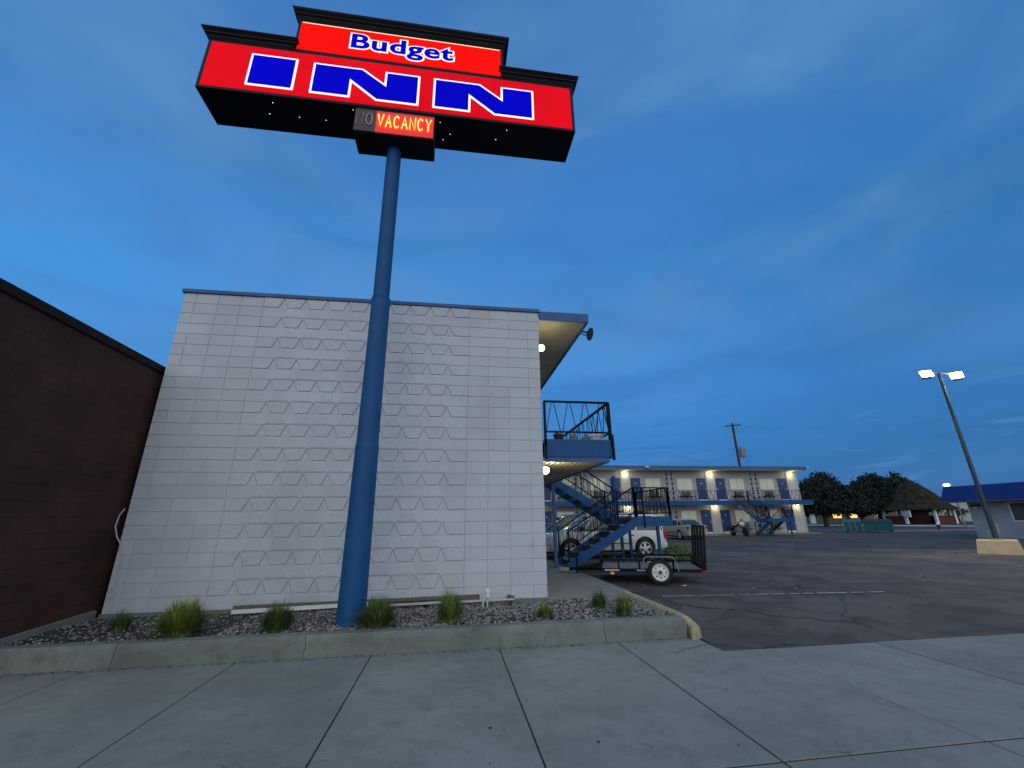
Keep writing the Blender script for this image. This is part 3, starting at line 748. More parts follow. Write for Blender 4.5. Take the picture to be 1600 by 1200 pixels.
crown(-6.64, -5.14, 10.18, 10.38, 'crown'); crown(-.91, .57, 10.18, 10.38, 'crown')
sb(-6.57, .50, YF-.006, YF+.01, 8.99, 10.12).build('lower_face', 'sign_red', sg)
sb(-6.57, .50, YB-.01, YB+.006, 8.99, 10.12).build('back_face', 'sign_red', sg)
sb(-5.06, -.99, YF-.006, YF+.01, 10.23, 11.01).build('upper_face', 'sign_red2', sg)
sb(-5.04, -1.01, YF-.010, YF-.0065, 10.985, 11.003).build('panel_edge', 'leak', sg)
def inset(poly, d):
    n = len(poly); A = sum(poly[i][0]*poly[(i+1) % n][1]-poly[(i+1) % n][0]*poly[i][1] for i in range(n)); s_ = 1 if A > 0 else -1
    out = []
    for i in range(n):
        p0, p1, p2 = Vector(poly[i-1]), Vector(poly[i]), Vector(poly[(i+1) % n])
        d1 = (p1-p0).normalized(); d2 = (p2-p1).normalized()
        n1 = Vector((-d1.y, d1.x))*s_; n2 = Vector((-d2.y, d2.x))*s_
        k = 1+n1.dot(n2); out.append(tuple(p1+(n1+n2)/k*d))
    return out
def letter(poly, name):
    a = MB().prism([Vector((x+ox, YF-.007+oy, z)) for x, z in poly], (0, -.008, 0)).build(name+'_outline', 'sign_white', sg)
    q = inset(poly, .042)
    MB().prism([Vector((x+ox, YF-.0155+oy, z)) for x, z in q], (0, -.006, 0)).build(name+'_letter', 'sign_blue', sg)
letter([(-5.82, 9.11), (-4.97, 9.11), (-4.97, 9.93), (-5.82, 9.93)], 'i')
def NN(x0, x1):
    w = x1-x0; X = lambda f: x0+w*f
    letter([(X(0), 9.10), (X(.365), 9.10), (X(.365), 9.50), (X(.60), 9.10), (X(1), 9.10), (X(1), 9.90), (X(.665), 9.90), (X(.665), 9.57), (X(.455), 9.90), (X(0), 9.90)], 'n')
NN(-4.68, -2.63); NN(-2.36, -.30)
def text_mesh(txt, size, off, sx, sz, loc, depth, m, name, parent):
    cu = bpy.data.curves.new('txt', 'FONT'); cu.body = txt; cu.size = size; cu.bevel_depth = off; cu.bevel_resolution = 0; cu.extrude = depth; cu.align_x = 'CENTER'; cu.space_character = 1.08
    cu.resolution_u = 6
    ob = bpy.data.objects.new('txt', cu); COL.objects.link(ob)
    dg = bpy.context.evaluated_depsgraph_get(); me = bpy.data.meshes.new_from_object(ob.evaluated_get(dg))
    bpy.data.objects.remove(ob, do_unlink=True); bpy.data.curves.remove(cu)
    for v in me.vertices: v.co = Vector((v.co.x*sx, -v.co.z*.06, v.co.y*sz))
    me.materials.clear(); me.materials.append(MT[m])
    o = bpy.data.objects.new(name, me); COL.objects.link(o); o.parent = parent; o.location = loc
    return o
text_mesh('Budget', .55, .046, 1.25, 1.0, (-3.05+ox, YF-.010+oy, 10.475), .001, 'sign_white', 'budget_outline', sg)
text_mesh('Budget', .55, .018, 1.25, 1.0, (-3.05+ox, YF-.016+oy, 10.475), .001, 'sign_blue', 'budget_letters', sg)
# vacancy box
vb = sb(-3.80, -2.30, YF+.02, -1.04, 8.32, 8.928, .008).build('vacancy_box', 'sign_black', sg)
sb(-3.40, -2.31, YF+.006, YF+.018, 8.335, 8.86).build('vacancy_panel', 'neon_back', vb)
sb(-3.79, -3.405, YF+.006, YF+.018, 8.335, 8.86).build('no_panel', mat('smoky_panel', (.075, .055, .05), .6), vb)
STR = {'N': [[(0, 0), (0, 1), (1, 0), (1, 1)]], 'O': [[(.5+.5*cos(a*pi/6), .5+.5*sin(a*pi/6)) for a in range(13)]], 'V': [[(0, 1), (.5, 0), (1, 1)]],
       'A': [[(0, 0), (.5, 1), (1, 0)], [(.2, .36), (.8, .36)]], 'C': [[(.5+.5*cos(a), .5+.5*sin(a)) for a in [radians(45+27*k) for k in range(11)]]], 'Y': [[(0, 1), (.5, .5), (1, 1)], [(.5, .5), (.5, 0)]]}
def neon(txt, x0, x1, z0, z1, m, r_, name):
    n = len(txt); p_ = (x1-x0)/n
    for i, ch_ in enumerate(txt):
        b = MB()
        for st in STR[ch_]:
            b.tube([(x0+p_*i+p_*.14+p_*.66*u+ox, YF-.012+oy, z0+(z1-z0)*w) for u, w in st], r_, 8)
        b.build(name, m, vb, smooth=True)
neon('VACANCY', -3.38, -2.33, 8.47, 8.76, 'neon', .014, 'neon_letter')
neon('NO', -3.77, -3.43, 8.47, 8.76, 'neon_off', .009, 'unlit_letter')
for x, y, z in ((-5.35, -1.45, 0), (-5.5, -1.2, 0), (-4.95, -1.2, 0), (-4.45, -1.2, 0), (-3.87, -1.5, 0), (-2.2, -1.45, 0), (-2.0, -1.2, 0), (-.85, -1.45, 0), (-1.05, -1.2, 0), (-2.15, -1.05, 0)):
    b = MB(); b.ico((x+ox, y+oy, 8.925), .006, 1); b.build('pilot_bulb', 'pin', cab)

# ------------------------------------------------------------------ bed things
def tussock(x, y, r, h, n, label, mix_):
    t = thing('grass_tussock', label, 'grass clump', (x, y, soilz(x, y)), 0, 'grass clumps in the planting bed')
    for m, frac in mix_:
        b = MB()
        for k in range(int(n*frac)):
            a = rnd.uniform(0, 2*pi); rr = r*.38*math.sqrt(rnd.random()); lean = rnd.uniform(.05, 1.0)
            hh = h*rnd.uniform(.45, 1.0)*(1-.35*lean); out = r*lean*rnd.uniform(.5, 1.05)
            if m == 'grass_d': hh *= .6; out *= 1.15
            w = rnd.uniform(.004, .008)
            p0 = Vector((rr*cos(a), rr*sin(a), 0)); dr = Vector((cos(a+rnd.uniform(-.4, .4)), sin(a+rnd.uniform(-.4, .4)), 0)); sd_ = Vector((-dr.y, dr.x, 0))
            pr = []
            for f in (0, .35, .7, 1):
                pr.append(p0+dr*out*f**1.7+Vector((0, 0, hh*(f-(.30*lean)*f**3))))
            for q in range(3):
                wa, wb = w*(1-.3*q), w*(1-.3*(q+1)) if q < 2 else .0006
                b.poly([pr[q]-sd_*wa, pr[q]+sd_*wa, pr[q+1]+sd_*wb, pr[q+1]-sd_*wb])
        b.build({'grass_y': 'pale_leaves', 'grass_g': 'leaves', 'grass_d': 'dry_leaves'}[m], m, t, recalc=False)
tussock(-6.05, -.95, .20, .32, 340, 'small dark green grass clump at the far left end of the bed', (('grass_g', 1), ('grass_d', .1)))
tussock(-5.07, -1.42, .37, .50, 2300, 'largest clump, bright yellow green, left of the long white plank', (('grass_y', .8), ('grass_g', .35), ('grass_d', .22)))
tussock(-3.92, -1.44, .30, .42, 1200, 'dark green grass clump in front of the white plank, left of the sign pole', (('grass_g', 1), ('grass_d', .12)))
tussock(-2.66, -1.46, .33, .46, 1700, 'dense dark green grass clump touching the right side of the blue pole', (('grass_g', .9), ('grass_y', .25), ('grass_d', .22)))
tussock(-1.70, -1.44, .28, .50, 1200, 'tall yellow green grass clump in the middle of the bed right of the pole', (('grass_y', .6), ('grass_g', .4), ('grass_d', .25)))
tussock(-.37, -1.45, .18, .25, 460, 'low small grass clump below the right end of the white wall', (('grass_y', .5), ('grass_g', .5), ('grass_d', .3)))
tussock(.62, -.90, .20, .38, 420, 'upright green grass clump near the concrete walk', (('grass_g', .9), ('grass_d', .12)))
tussock(.80, -1.42, .19, .38, 420, 'narrow grass clump with one dry stalk beside the yellow kerb', (('grass_g', .7), ('grass_y', .3), ('grass_d', .3)))
w = thing('weed', 'little broad leafed weed against the wall, right of the white hose pipe', 'weed', (-.68, -.12, -.03))
b = MB()
for k in range(34):
    a = rnd.uniform(0, 6.28); l_ = rnd.uniform(.05, .13); p = Vector((cos(a)*l_*.4, sin(a)*l_*.3, l_*.8)); d = Vector((cos(a), sin(a), .5))*.05; s_ = Vector((-sin(a), cos(a), .2))*.018
    b.poly([p, p+d*.5+s_, p+d, p+d*.5-s_])
b.build('leaves', 'grass_g', w, recalc=False)
b = MB()
for k in range(6): b.bar((0, 0, 0), (rnd.uniform(-.05, .05), rnd.uniform(-.03, .03), .09), .005)
b.build('stem', 'bark', w)
def plank(a, c, w_, h_, m, label, name='plank'):
    b = MB(); b.bar(a, c, w_, h_); o = b.build(name, m); tag(o, label, 'plank', 'planks lying along the wall'); return o
plank((-4.98, -.30, .02), (-3.0, -.19, .045), .025, .055, 'white', 'white painted plank lying on gravel left of the sign pole')
plank((-5.03, -.14, .03), (-1.2, -.06, .055), .04, .10, 'wood', 'long brown weathered plank tight against the foot of the white wall')
plank((-2.98, -.26, .02), (-1.75, -.20, .03), .04, .03, 'offwhite', 'pale plank behind the dense dark clump right of the pole, lowest of the boards')
plank((-2.95, -.18, .07), (-1.5, -.14, .085), .04, .02, 'wood', 'thin grey board resting above the pale plank right of the pole')
plank((-1.62, -.20, .025), (-.62, -.15, .03), .05, .025, 'offwhite', 'short pale plank under the white hose pipe')
t = thing('water_pipe', 'bent white pipe with a white cap box standing in gravel before the wall', 'pipe', (-1.14, -.45, -.04))
b = MB(); b.tube([(-.03, 0, 0), (-.03, 0, .17), (-.02, 0, .215), (.0, .0, .235), (.03, .01, .235)], .017, 10); b.build('pipe', 'offwhite', t, smooth=True)
b = MB(); b.tube([(.045, .03, 0), (.045, .03, .17)], .014, 10); b.build('pipe', 'offwhite', t, smooth=True)
b = MB(); b.lathe([(.02, .14), (.032, .15), (.034, .22), (.030, .27), (.018, .285)], (.045, .02, 0), 14); b.build('cap', 'white', t, smooth=True)

# ------------------------------------------------------------------ wheels and vehicles
def wheel(parent, x, y, z, r, w, side, style='car', rim_m='alloy'):
    b = MB(); b.lathe([(r*.60, -w/2), (r*.86, -w/2), (r*.97, -w*.42), (r, -w*.25), (r, w*.25), (r*.97, w*.42), (r*.86, w/2), (r*.60, w/2), (r*.58, w*.1), (r*.58, -w*.1), (r*.60, -w/2)], n=28, axis='y', caps=False)
    ty = b.build('wheel', 'rubber', parent, smooth=True); ty.location = (x, y, z)
    s_ = side
    if style == 'trailer':
        b = MB(); b.lathe([(r*.64, s_*w*.10), (r*.67, s_*w*.50), (r*.62, s_*w*.52), (r*.56, s_*w*.36), (r*.30, s_*w*.40), (r*.22, s_*w*.50), (.01, s_*w*.50)], n=28, axis='y')
        rm = b.build('rim', rim_m, ty, smooth=True)
        b = MB()
        for k in range(8):
            a = 2*pi*k/8; c = Vector((r*.44*cos(a), s_*w*.385, r*.44*sin(a))); b.cyl(c, c+Vector((0, s_*w*.03, 0)), r*.055, n=10)
        b.cyl((0, s_*w*.49, 0), (0, s_*w*.56, 0), r*.13, n=14)
        for k in range(5):
            a = 2*pi*k/5; c = Vector((r*.2*cos(a), s_*w*.48, r*.2*sin(a))); b.cyl(c, c+Vector((0, s_*w*.06, 0)), r*.035, n=6)
        b.build('hub', 'plastic', ty)
    else:
        b = MB(); b.lathe([(r*.60, s_*w*.05), (r*.68, s_*w*.50), (r*.62, s_*w*.52), (r*.60, s_*w*.25)], n=28, axis='y', caps=False); b.build('rim', rim_m, ty, smooth=True)
        b = MB(); b.lathe([(r*.61, s_*w*.15), (r*.61, s_*w*.16)], n=24, axis='y'); b.build('brake_disc', 'plastic', ty)
        b = MB()
        for k in range(5):
            a = 2*pi*k/5+.3; d = Vector((cos(a), 0, sin(a))); q = Vector((-sin(a), 0, cos(a)))
            i0, o0 = d*r*.10, d*r*.63; yy = Vector((0, s_*w*.40, 0)); y2 = Vector((0, s_*w*.46, 0))
            b.prism([i0-q*r*.10+y2, i0+q*r*.10+y2, o0+q*r*.15+yy, o0-q*r*.15+yy], (0, -s_*w*.12, 0))
        b.cyl((0, s_*w*.3, 0), (0, s_*w*.5, 0), r*.16, n=14)
        b.build('spokes', rim_m, ty)
    return ty
def lerp_tab(tab, x):
    if x <= tab[0][0]: return tab[0][1]
    for (a, va), (c, vc) in zip(tab, tab[1:]):
        if x <= c: return va+(vc-va)*(x-a)/(c-a)
    return tab[-1][1]
def car(label, cat, name, loc, rz, paint, spec, group='cars parked at the motel'):
    t = thing(name, label, cat, loc, rz, group)
    Lh = spec['half']; top = spec['top']; wid = spec['w']; zb = spec['zb']
    xs_ = [(-Lh)+2*Lh*i/26 for i in range(27)]
    rings = []
    for x in xs_:
        e = abs(x)/Lh; tp = 1-.10*max(0, (e-.72)/.28)**2-.12*max(0, (e-.93)/.07)
        w_ = wid*tp; zt = lerp_tab(top, x); z0 = zb+.10*max(0, (e-.9)/.1)
        zm_ = z0+(zt-z0)*.52
        half = [(0, z0), (w_*.86, z0), (w_*.955, z0+.05), (w_*.985, z0+.16), (w_, zm_), (w_*.985, zt-.12), (w_*.94, zt-.035), (w_*.86, zt), (w_*.4, zt+.02)]
        ring = [(x, y, z) for y, z in half]+[(x, 0, zt+.025)]+[(x, -y, z) for y, z in half[1:]][::-1]
        rings.append(ring)
    b = MB(); b.loft(rings); body = b.build('body', paint, t, smooth=True)
    # cut the wheel arches, one at a time
    for x in spec['axles']:
        for s_ in (1, -1):
            rr = spec['wr']+.075
            cut = MB(); cut.prism([Vector((x+rr*cos(2*pi*k/28+.05), s_*wid*.58, spec['wr']+.011+rr*sin(2*pi*k/28+.05))) for k in range(28)], (0, s_*.8, 0))
            co = cut.build('cutter', 'plastic', t)
            md = body.modifiers.new('b', 'BOOLEAN'); md.operation = 'DIFFERENCE'; md.object = co; md.solver = 'EXACT'
            bpy.context.view_layer.update(); dg = bpy.context.evaluated_depsgraph_get(); dg.update(); me = bpy.data.meshes.new_from_object(body.evaluated_get(dg))
            body.modifiers.clear(); body.data = me
            bpy.data.objects.remove(co, do_unlink=True)
    me.materials.clear(); me.materials.append(MT[paint])
    b = MB(); b.box(-Lh*.86, Lh*.86, -wid*.58, wid*.58, zb-.06, zb+.35); b.build('underbody', 'plastic', t)
    # greenhouse
    def gring(z, xr, xf, w_):
        n = 7; pts = []
        c = min(.22, w_*.3)
        cors = [(xf-c, w_-c, 0), (xr+c*.6, w_-c, 90), (xr+c*.6, -w_+c, 180), (xf-c, -w_+c, 270)]
        for (cx, cy, a0) in cors:
            for k in range(n):
                a = radians(a0+90*k/(n-1)); pts.append((cx+c*cos(a)*(1 if a0 in (0, 270) else .6), cy+c*sin(a), z))
        return pts
    G_ = spec['glass']
    b = MB(); b.loft([gring(*g_) for g_ in G_]); gh = b.build('window_glass', 'glass', t, smooth=True)
    R_ = spec['roof']
    b = MB(); b.loft([gring(*g_) for g_ in R_]); b.build('roof', paint, t, smooth=True)
    zA, xrA, xfA, wA = G_[0]; zB, xrB, xfB, wB = R_[0]
    def side_at(x, z):
        f = (z-zA)/(zB-zA); return wA+(wB-wA)*f
    for s_ in (1, -1):
        for (xb, xt, wd) in spec['pillars']:
            p0 = Vector((xb, s_*(wA+.002), zA-.03)); p1 = Vector((xt, s_*(wB+.004), zB+.02))
            MB().bar(p0, p1, wd, .02, (0, s_, 0)).build('pillar', paint, t)
        for (xe, xt, ) in ((xfA-.06, xfB-.03), (xrA+.05, xrB+.03)):
            MB().bar((xe, s_*(wA-.07), zA-.02), (xt, s_*(wB-.07), zB+.01), .085, .05, (0, s_, 0)).build('pillar', paint, t)
        # mirror, door lines, handles
        b = MB(); b.box(spec['mir']-.09, spec['mir']+.05, s_*(wid-.02) if s_ > 0 else -wid-.19, wid+.19 if s_ > 0 else -(wid-.02), zA+.02, zA+.17, .02); b.build('side_mirror', spec.get('mirm', paint), t)
        for hx in spec['handles']:
            b = MB(); b.box(hx-.09, hx+.09, s_*wid*.985-.02, s_*wid*.985+.02, zA-.19, zA-.15, .008); b.build('door_handle', spec.get('mirm', paint), t)
        b = MB()
        for hx in spec['seams']: b.bar((hx, s_*(wid*1.0003), zb+.16), (hx, s_*(wid*.989), zA-.10), .012, .006, (0, s_, 0))
        b.bar((spec['axles'][0]+.5, s_*wid*1.001, zb+.28), (spec['axles'][1]-.5, s_*wid*1.001, zb+.28), .03, .014, (0, s_, 0))
        b.build('door_seams', 'plastic', t)
        zt = lerp_tab(top, Lh*.97)
        b = MB(); b.box(Lh-.30, Lh-.012, s_*wid*.62-.18, s_*wid*.62+.16, zt-.22, zt-.06, .03); b.build('headlight', 'lens', t)
        z2 = lerp_tab(top, -Lh*.97)
        b = MB(); b.box(-Lh-.004, -Lh+.22, s_*wid*.76-.11, s_*wid*.76+.13, z2-.30 if spec.get('tall') else z2-.20, z2-.03, .02); b.build('taillight', 'red_lens', t)
        for x in spec['axles']: wheel(t, x, s_*(wid-.12), spec['wr'], spec['wr'], .21, s_)
    b = MB(); b.box(-Lh-.03, -Lh+.25, -wid*.84, wid*.84, zb+.06, zb+.30, .05); b.build('rear_bumper', spec.get('bump', paint), t)
    b = MB(); b.box(Lh-.25, Lh+.03, -wid*.84, wid*.84, zb+.02, zb+.26, .05); b.build('front_bumper', spec.get('bump', paint), t)
    b = MB(); b.box(-Lh-.034, -Lh-.006, -.16, .16, zb+.40, zb+.54); b.build('number_plate', 'offwhite', t)
    b = MB(); b.box(Lh-.03, Lh+.006, -wid*.45, wid*.45, zb+.30, zb+.42); b.build('grille', 'plastic', t)
    return t
VAN = dict(half=2.42, w=.93, zb=.27, wr=.35, axles=(-1.45, 1.50), tall=1, mir=1.05, mirm='plastic', handles=(.15, -.95), seams=(1.0, -.05, -1.15),
           top=[(-2.42, .95), (-2.3, 1.03), (-1, 1.04), (1.2, 1.02), (1.5, 1.0), (2.1, .88), (2.35, .74), (2.42, .62)],
           glass=[(1.0, -2.32, 1.50, .87), (1.28, -2.24, 1.02, .81), (1.56, -2.10, .52, .735)],
           roof=[(1.54, -2.12, .58, .745), (1.60, -2.08, .48, .72), (1.655, -1.95, .30, .62), (1.67, -1.7, .1, .45)],
           pillars=((1.02, .45, .07), (-.02, -.10, .08), (-1.15, -1.12, .08), (-2.12, -1.95, .14)))
SED = dict(half=2.32, w=.89, zb=.22, wr=.31, axles=(-1.32, 1.42), mir=.72, handles=(-.05, -.85), seams=(.85, -.15, -1.0),
           top=[(-2.32, .88), (-2.2, .97), (-1.6, .99), (0, .93), (1.1, .92), (2.0, .78), (2.25, .68), (2.32, .58)],
           glass=[(.90, -1.75, 1.20, .82), (1.15, -1.38, .72, .73), (1.33, -1.02, .36, .64)],
           roof=[(1.31, -1.06, .42, .655), (1.37, -.98, .33, .62), (1.41, -.80, .15, .5)],
           pillars=((.95, .40, .05), (-.12, -.16, .07), (-1.12, -.95, .10)))
car('pale silver minivan parked behind the stair landing, nose to the wall', 'minivan', 'parked_minivan', (4.30, 9.3, ZL), pi, 'silver', VAN)
car('dark minivan parked farther back, beyond the silver one by the wall', 'minivan', 'parked_minivan', (4.1, 12.6, ZL), pi, 'teal_dark', dict(VAN, mirm='teal_dark'))
car('champagne sedan parked nose-in facing the far motel block, seen from behind', 'sedan', 'parked_sedan', (15.15, 22.6, ZL), pi/2, 'champagne', SED)

# ------------------------------------------------------------------ utility trailer
tr = thing('utility_trailer', 'small black utility trailer with white wheel and upright mesh ramp gate', 'trailer', (3.18, 2.74, ZL), radians(159))
LX, WY = 1.14, .75
b = MB()
for y in (-WY, WY):
    b.bar((-LX, y, .29), (LX, y, .29), .05, .07)
for x in (-LX, -.55, .05, .6, LX): b.bar((x, -WY, .28), (x, WY, .28), .05, .05)
b.build('frame', 'black', tr)
MB().box(-LX+.03, LX-.03, -WY+.03, WY-.03, .312, .328).build('deck', 'deck', tr)
b = MB()
for y in (-WY, WY):
    b.bar((-LX, y, .51), (LX, y, .51), .045, .04)
    for x in (-LX, -.5, .25, .72, LX): b.bar((x, y, .30), (x, y, .51), .04)
b.bar((LX, -WY, .51), (LX, WY, .51), .045, .04)
b.build('side_rail', 'black', tr)
b = MB()
for s_ in (-1, 1): b.bar((LX, s_*WY*.8, .30), (LX+.62, 0, .24), .06, .07)
b.bar((LX+.2, 0, .27), (LX+.9, 0, .22), .07, .07); b.build('tongue', 'black', tr)
b = MB(); b.box(LX+.82, LX+1.08, -.05, .05, .17, .26, .015); b.build('coupler', 'steel', tr)
b = MB(); b.cyl((LX+.62, 0, .02), (LX+.62, 0, .50), .025); b.build('jack', 'black', tr)
# ramp gate with uprights and mesh, leaning back a touch
gt = MB(); gx0, gx1 = -LX-.04, -LX-.12; zt_ = 1.24
G3 = lambda f, y: (gx0+(gx1-gx0)*f, y, .33+(zt_-.33)*f)
gt.bar(G3(0, -WY), G3(1, -WY), .045); gt.bar(G3(0, WY), G3(1, WY), .045); gt.bar(G3(1, -WY), G3(1, WY), .05); gt.bar(G3(0, -WY), G3(0, WY), .05); gt.bar(G3(.72, -WY), G3(.72, WY), .03)
for k in (-.5, 0, .5): gt.bar(G3(0, WY*k), G3(1, WY*k), .04)
gt = gt.build('ramp_gate', 'black', tr)
b = MB()
for k in range(16): b.bar(G3(.02, -WY+.09*k+.05), G3(.98, -WY+.09*k+.05), .008)
for k in range(12): b.bar(G3(.05+.08*k, -WY), G3(.05+.08*k, WY), .008)
b.build('mesh', 'black', gt)
for s_ in (-1, 1):
    wheel(tr, -.18, s_*(WY+.14), .272, .272, .17, s_, 'trailer', 'white')
    b = MB(); arc = [Vector((-.18+.37*cos(a), s_*(WY+.035), .30+.30*sin(a))) for a in [radians(12+156*k/8) for k in range(9)]]
    arc = [Vector((-.18+.40, s_*(WY+.035), .30))]+[Vector((-.18+.33, s_*(WY+.035), .56)), Vector((-.18+.27, s_*(WY+.035), .60)), Vector((-.18-.27, s_*(WY+.035), .60)), Vector((-.18-.33, s_*(WY+.035), .56))]+[Vector((-.18-.40, s_*(WY+.035), .30))]
    for p, q in zip(arc, arc[1:]):
        vv = [p, q, q+Vector((0, s_*.20, 0)), p+Vector((0, s_*.20, 0))]; up_ = Vector((0, 0, .008))
        b.prism(vv, up_)
    b.build('fender', 'steel' if False else 'plastic', tr)
    b = MB()
    for p, q in zip(arc, arc[1:]): b.bar(p+Vector((0, s_*.205, 0)), q+Vector((0, s_*.205, 0)), .012, .012)
    b.build('fender_edge', 'steel', tr)
    b = MB(); b.box(.84, .92, s_*(WY+.027)-.012, s_*(WY+.027)+.012, .20, .25); b.build('marker_light', 'amber', tr)
    b = MB(); b.box(-LX-.02, -LX+.05, s_*(WY+.03)-.02, s_*(WY+.03)+.02, .22, .30); b.build('tail_light', 'red_lens', tr)
    for xa, xb in ((.72, 1.05), (.12, .32)):
        b = MB(); b.box(xa, xb, s_*(WY+.027)-.003, s_*(WY+.027)+.003, .275, .305); b.build('reflector', 'offwhite', tr)
b = MB(); b.cyl((-.18, -WY, .272), (-.18, WY, .272), .03); b.build('axle', 'black', tr)

# weeds behind the trailer
sh = thing('weed_bush', 'low green leafy weed bush growing behind the trailer', 'bush', (5.85, 6.2, ZL))
b = MB()
for k in range(2400):
    a = rnd.uniform(0, 6.28); e_ = math.asin(rnd.uniform(0.02, 1)); r_ = rnd.uniform(.5, 1)**.5
    p = Vector((.62*r_*cos(a)*cos(e_), .40*r_*sin(a)*cos(e_), .62*r_*sin(e_))); d = Vector((rnd.uniform(-1, 1), rnd.uniform(-1, 1), rnd.uniform(0, 1.2))).normalized()*.07
    s_ = d.cross(Vector((rnd.uniform(-1, 1), rnd.uniform(-1, 1), .3))).normalized()*.014
    b.poly([p, p+d*.5+s_, p+d, p+d*.5-s_])
b.build('leaves', 'bush_leaf', sh, recalc=False)
b = MB()
for k in range(14):
    a = rnd.uniform(0, 6.28); b.bar((0, 0, 0), (.35*cos(a), .25*sin(a), rnd.uniform(.2, .4)), .008)
b.build('stem', 'bark', sh)
b = MB(); b.box(-.05, .05, -.02, .02, 0, .02, .004); o = b.build('litter', 'offwhite'); o.location = (3.45, 1.62, ZL); o.rotation_euler = (0, 0, .3); tag(o, 'small crushed white paper scrap on the asphalt beside the trailer wheel', 'litter')

# ------------------------------------------------------------------ far motel block
YM = 28.5
fm = thing('motel_building', 'long two storey motel block across the car park with blue doors and lit lamps', 'motel', (0, YM, ZL))
X0, X1 = 3.0, 30.95; FZ = 2.88; HT = 5.66     # local z from lot
b = MB(); b.box(X0, X1, 0, 8, -.1, HT-.1); b.build('wall', 'mwall', fm)
b = MB(); b.box(X0, X1+.04, -1.15, 8.4, HT, HT+.22, .01); b.build('roof', 'sign_black', fm)
b = MB(); b.box(X0, X1+.041, -1.19, -1.15, HT-.02, HT+.24); b.box(X1+.041, X1+.08, -1.19, 8.4, HT-.02, HT+.24); b.build('fascia', 'blue_fascia', fm)
b = MB(); b.box(X0, X1+.04, -1.15, 8.3, HT-.10, HT-.001); b.build('soffit', 'cream', fm)
b = MB(); b.box(X0, X1-.25, -1.45, 0, FZ-.10, FZ); b.build('walkway_slab', 'walk', fm)
b = MB(); b.box(X0, X1-.20, -1.50, -1.45, FZ-.38, FZ+.02); b.box(X1-.25, X1-.20, -1.45, 0, FZ-.38, FZ+.02); b.build('walkway_fascia', 'blue', fm)
b = MB(); b.box(X0, X1-.255, -1.449, 0, FZ-.16, FZ-.101); b.build('walkway_ceiling', 'cream', fm)
b = MB(); b.box(X0, X1-.15, -1.6, -.002, -.1, .10, .02); b.build('plinth', 'walk', fm)
# white fin walls that carry the lamps
lamps_x = [5.45, 13.70, 21.95, 30.20]
for i, lx in enumerate(lamps_x):
    for z0, z1 in ((.10, FZ-.17), (FZ+.01, HT-.11)):
        MB().box(lx-.42, lx+.42, -.05, -.002, z0, z1).build('lamp_panel', 'panel_paint', fm)
        lz = z1-.28
        lp = MB().box(lx-.07, lx+.07, -.13, -.05, lz-.06, lz+.08, .01).build('wall_lamp', 'sign_black', fm)
        bb = MB(); bb.ico((lx, -.17, lz), .075, 2); bb.build('bulb', 'bulb', lp, smooth=True)
        light('POINT', (lx, -.40, lz-.02), 13, (1, .86, .50), .06, parent=fm, name='wall_lamp_light')
rd = random.Random(11)
def m_door(x, z, hinge):
    d = MB().box(x-.45, x+.45, -.045, -.002, z, z+2.03).build('door', 'blue_door', fm)
    b = MB(); b.ico((x+hinge*.36, -.075, z+1.0), .03, 1); b.box(x+hinge*.36-.03, x+hinge*.36+.03, -.055, -.046, z+.88, z+1.16); b.build('handle', 'steel', d)
    MB().box(x-.06, x+.06, -.052, -.046, z+1.52, z+1.60).build('number_plate', 'white', d)
    MB().box(x-.42, x+.42, -.052, -.046, z+.02, z+.16).build('kick_plate', 'white' if rd.random() < .8 else 'offwhite', d)
def m_window(x, z, ac=True):
    w = MB().box(x-.76, x+.76, -.05, -.002, z+.98, z+2.0).build('window', 'white' if False else 'steel', fm)
    for s_ in (-1, 1):
        n = 9; b = MB(); xa, xb = (x-.70, x-.02) if s_ < 0 else (x+.02, x+.70)
        cols = [[b.bm.verts.new((xa+(xb-xa)*k/(2*n), -.058-(.012 if k % 2 else 0), zz)) for zz in (z+1.03, z+1.95)] for k in range(2*n+1)]
        for k in range(2*n): b.bm.faces.new((cols[k][0], cols[k+1][0], cols[k+1][1], cols[k][1]))
        b.build('curtain', 'curtain', w)
    b = MB(); b.box(x-.78, x+.78, -.085, -.05, z+.93, z+.98); b.build('sill', 'offwhite', w)
    if ac:
        a = MB().box(x-.36, x+.36, -.30, -.002, z+.48, z+.86, .02).build('air_conditioner', 'grey_metal', fm)
        b = MB()
        for k in range(6): b.box(x-.32, x+.32, -.306, -.301, z+.52+.05*k, z+.545+.05*k)
        b.build('grille', 'plastic', a)
        b = MB(); b.box(x-.65, x+.65, -.40, -.002, z+.38, z+.43); b.build('shelf', 'black', fm)
for lx in lamps_x:
    for z in (.10, FZ+.02):
        m_door(lx-.95, z, 1)
        if lx < 30: m_door(lx+.95, z, -1)
        m_window(lx-2.60, z)
        if lx < 30: m_window(lx+2.60, z)
# wrought-iron ornament pairs
for cx in (8.95, 17.2, 25.3):
    for z0, z1 in ((.1, FZ-.40), (FZ, HT-.12)):
        for dx in (-.24, .24):
            b = MB(); yy = -1.36
            b.bar((cx+dx, yy, z0), (cx+dx, yy, z1), .035)
            z = z0+.25
            while z < z1-.15:
                b.prism([Vector((cx+dx-.12, yy-.012, z)), Vector((cx+dx, yy-.012, z-.15)), Vector((cx+dx+.12, yy-.012, z)), Vector((cx+dx, yy-.012, z+.15))], (0, .024, 0))
                z += .40
            b.build('iron_post', 'blue_black', fm)
b = MB()
for a, c in ((X0, 23.2), (24.4, X1-.25)):
    n = max(1, round((c-a)/.42)); zig_rail(b, (a, -1.45, FZ), (c, -1.45, FZ), .10, .84, n, t_=.022)
    k = a
    while k < c: b.bar((k, -1.47, FZ-.3), (k, -1.47, FZ+.84), .035); k += 2.05
b.build('railing', 'black', fm)
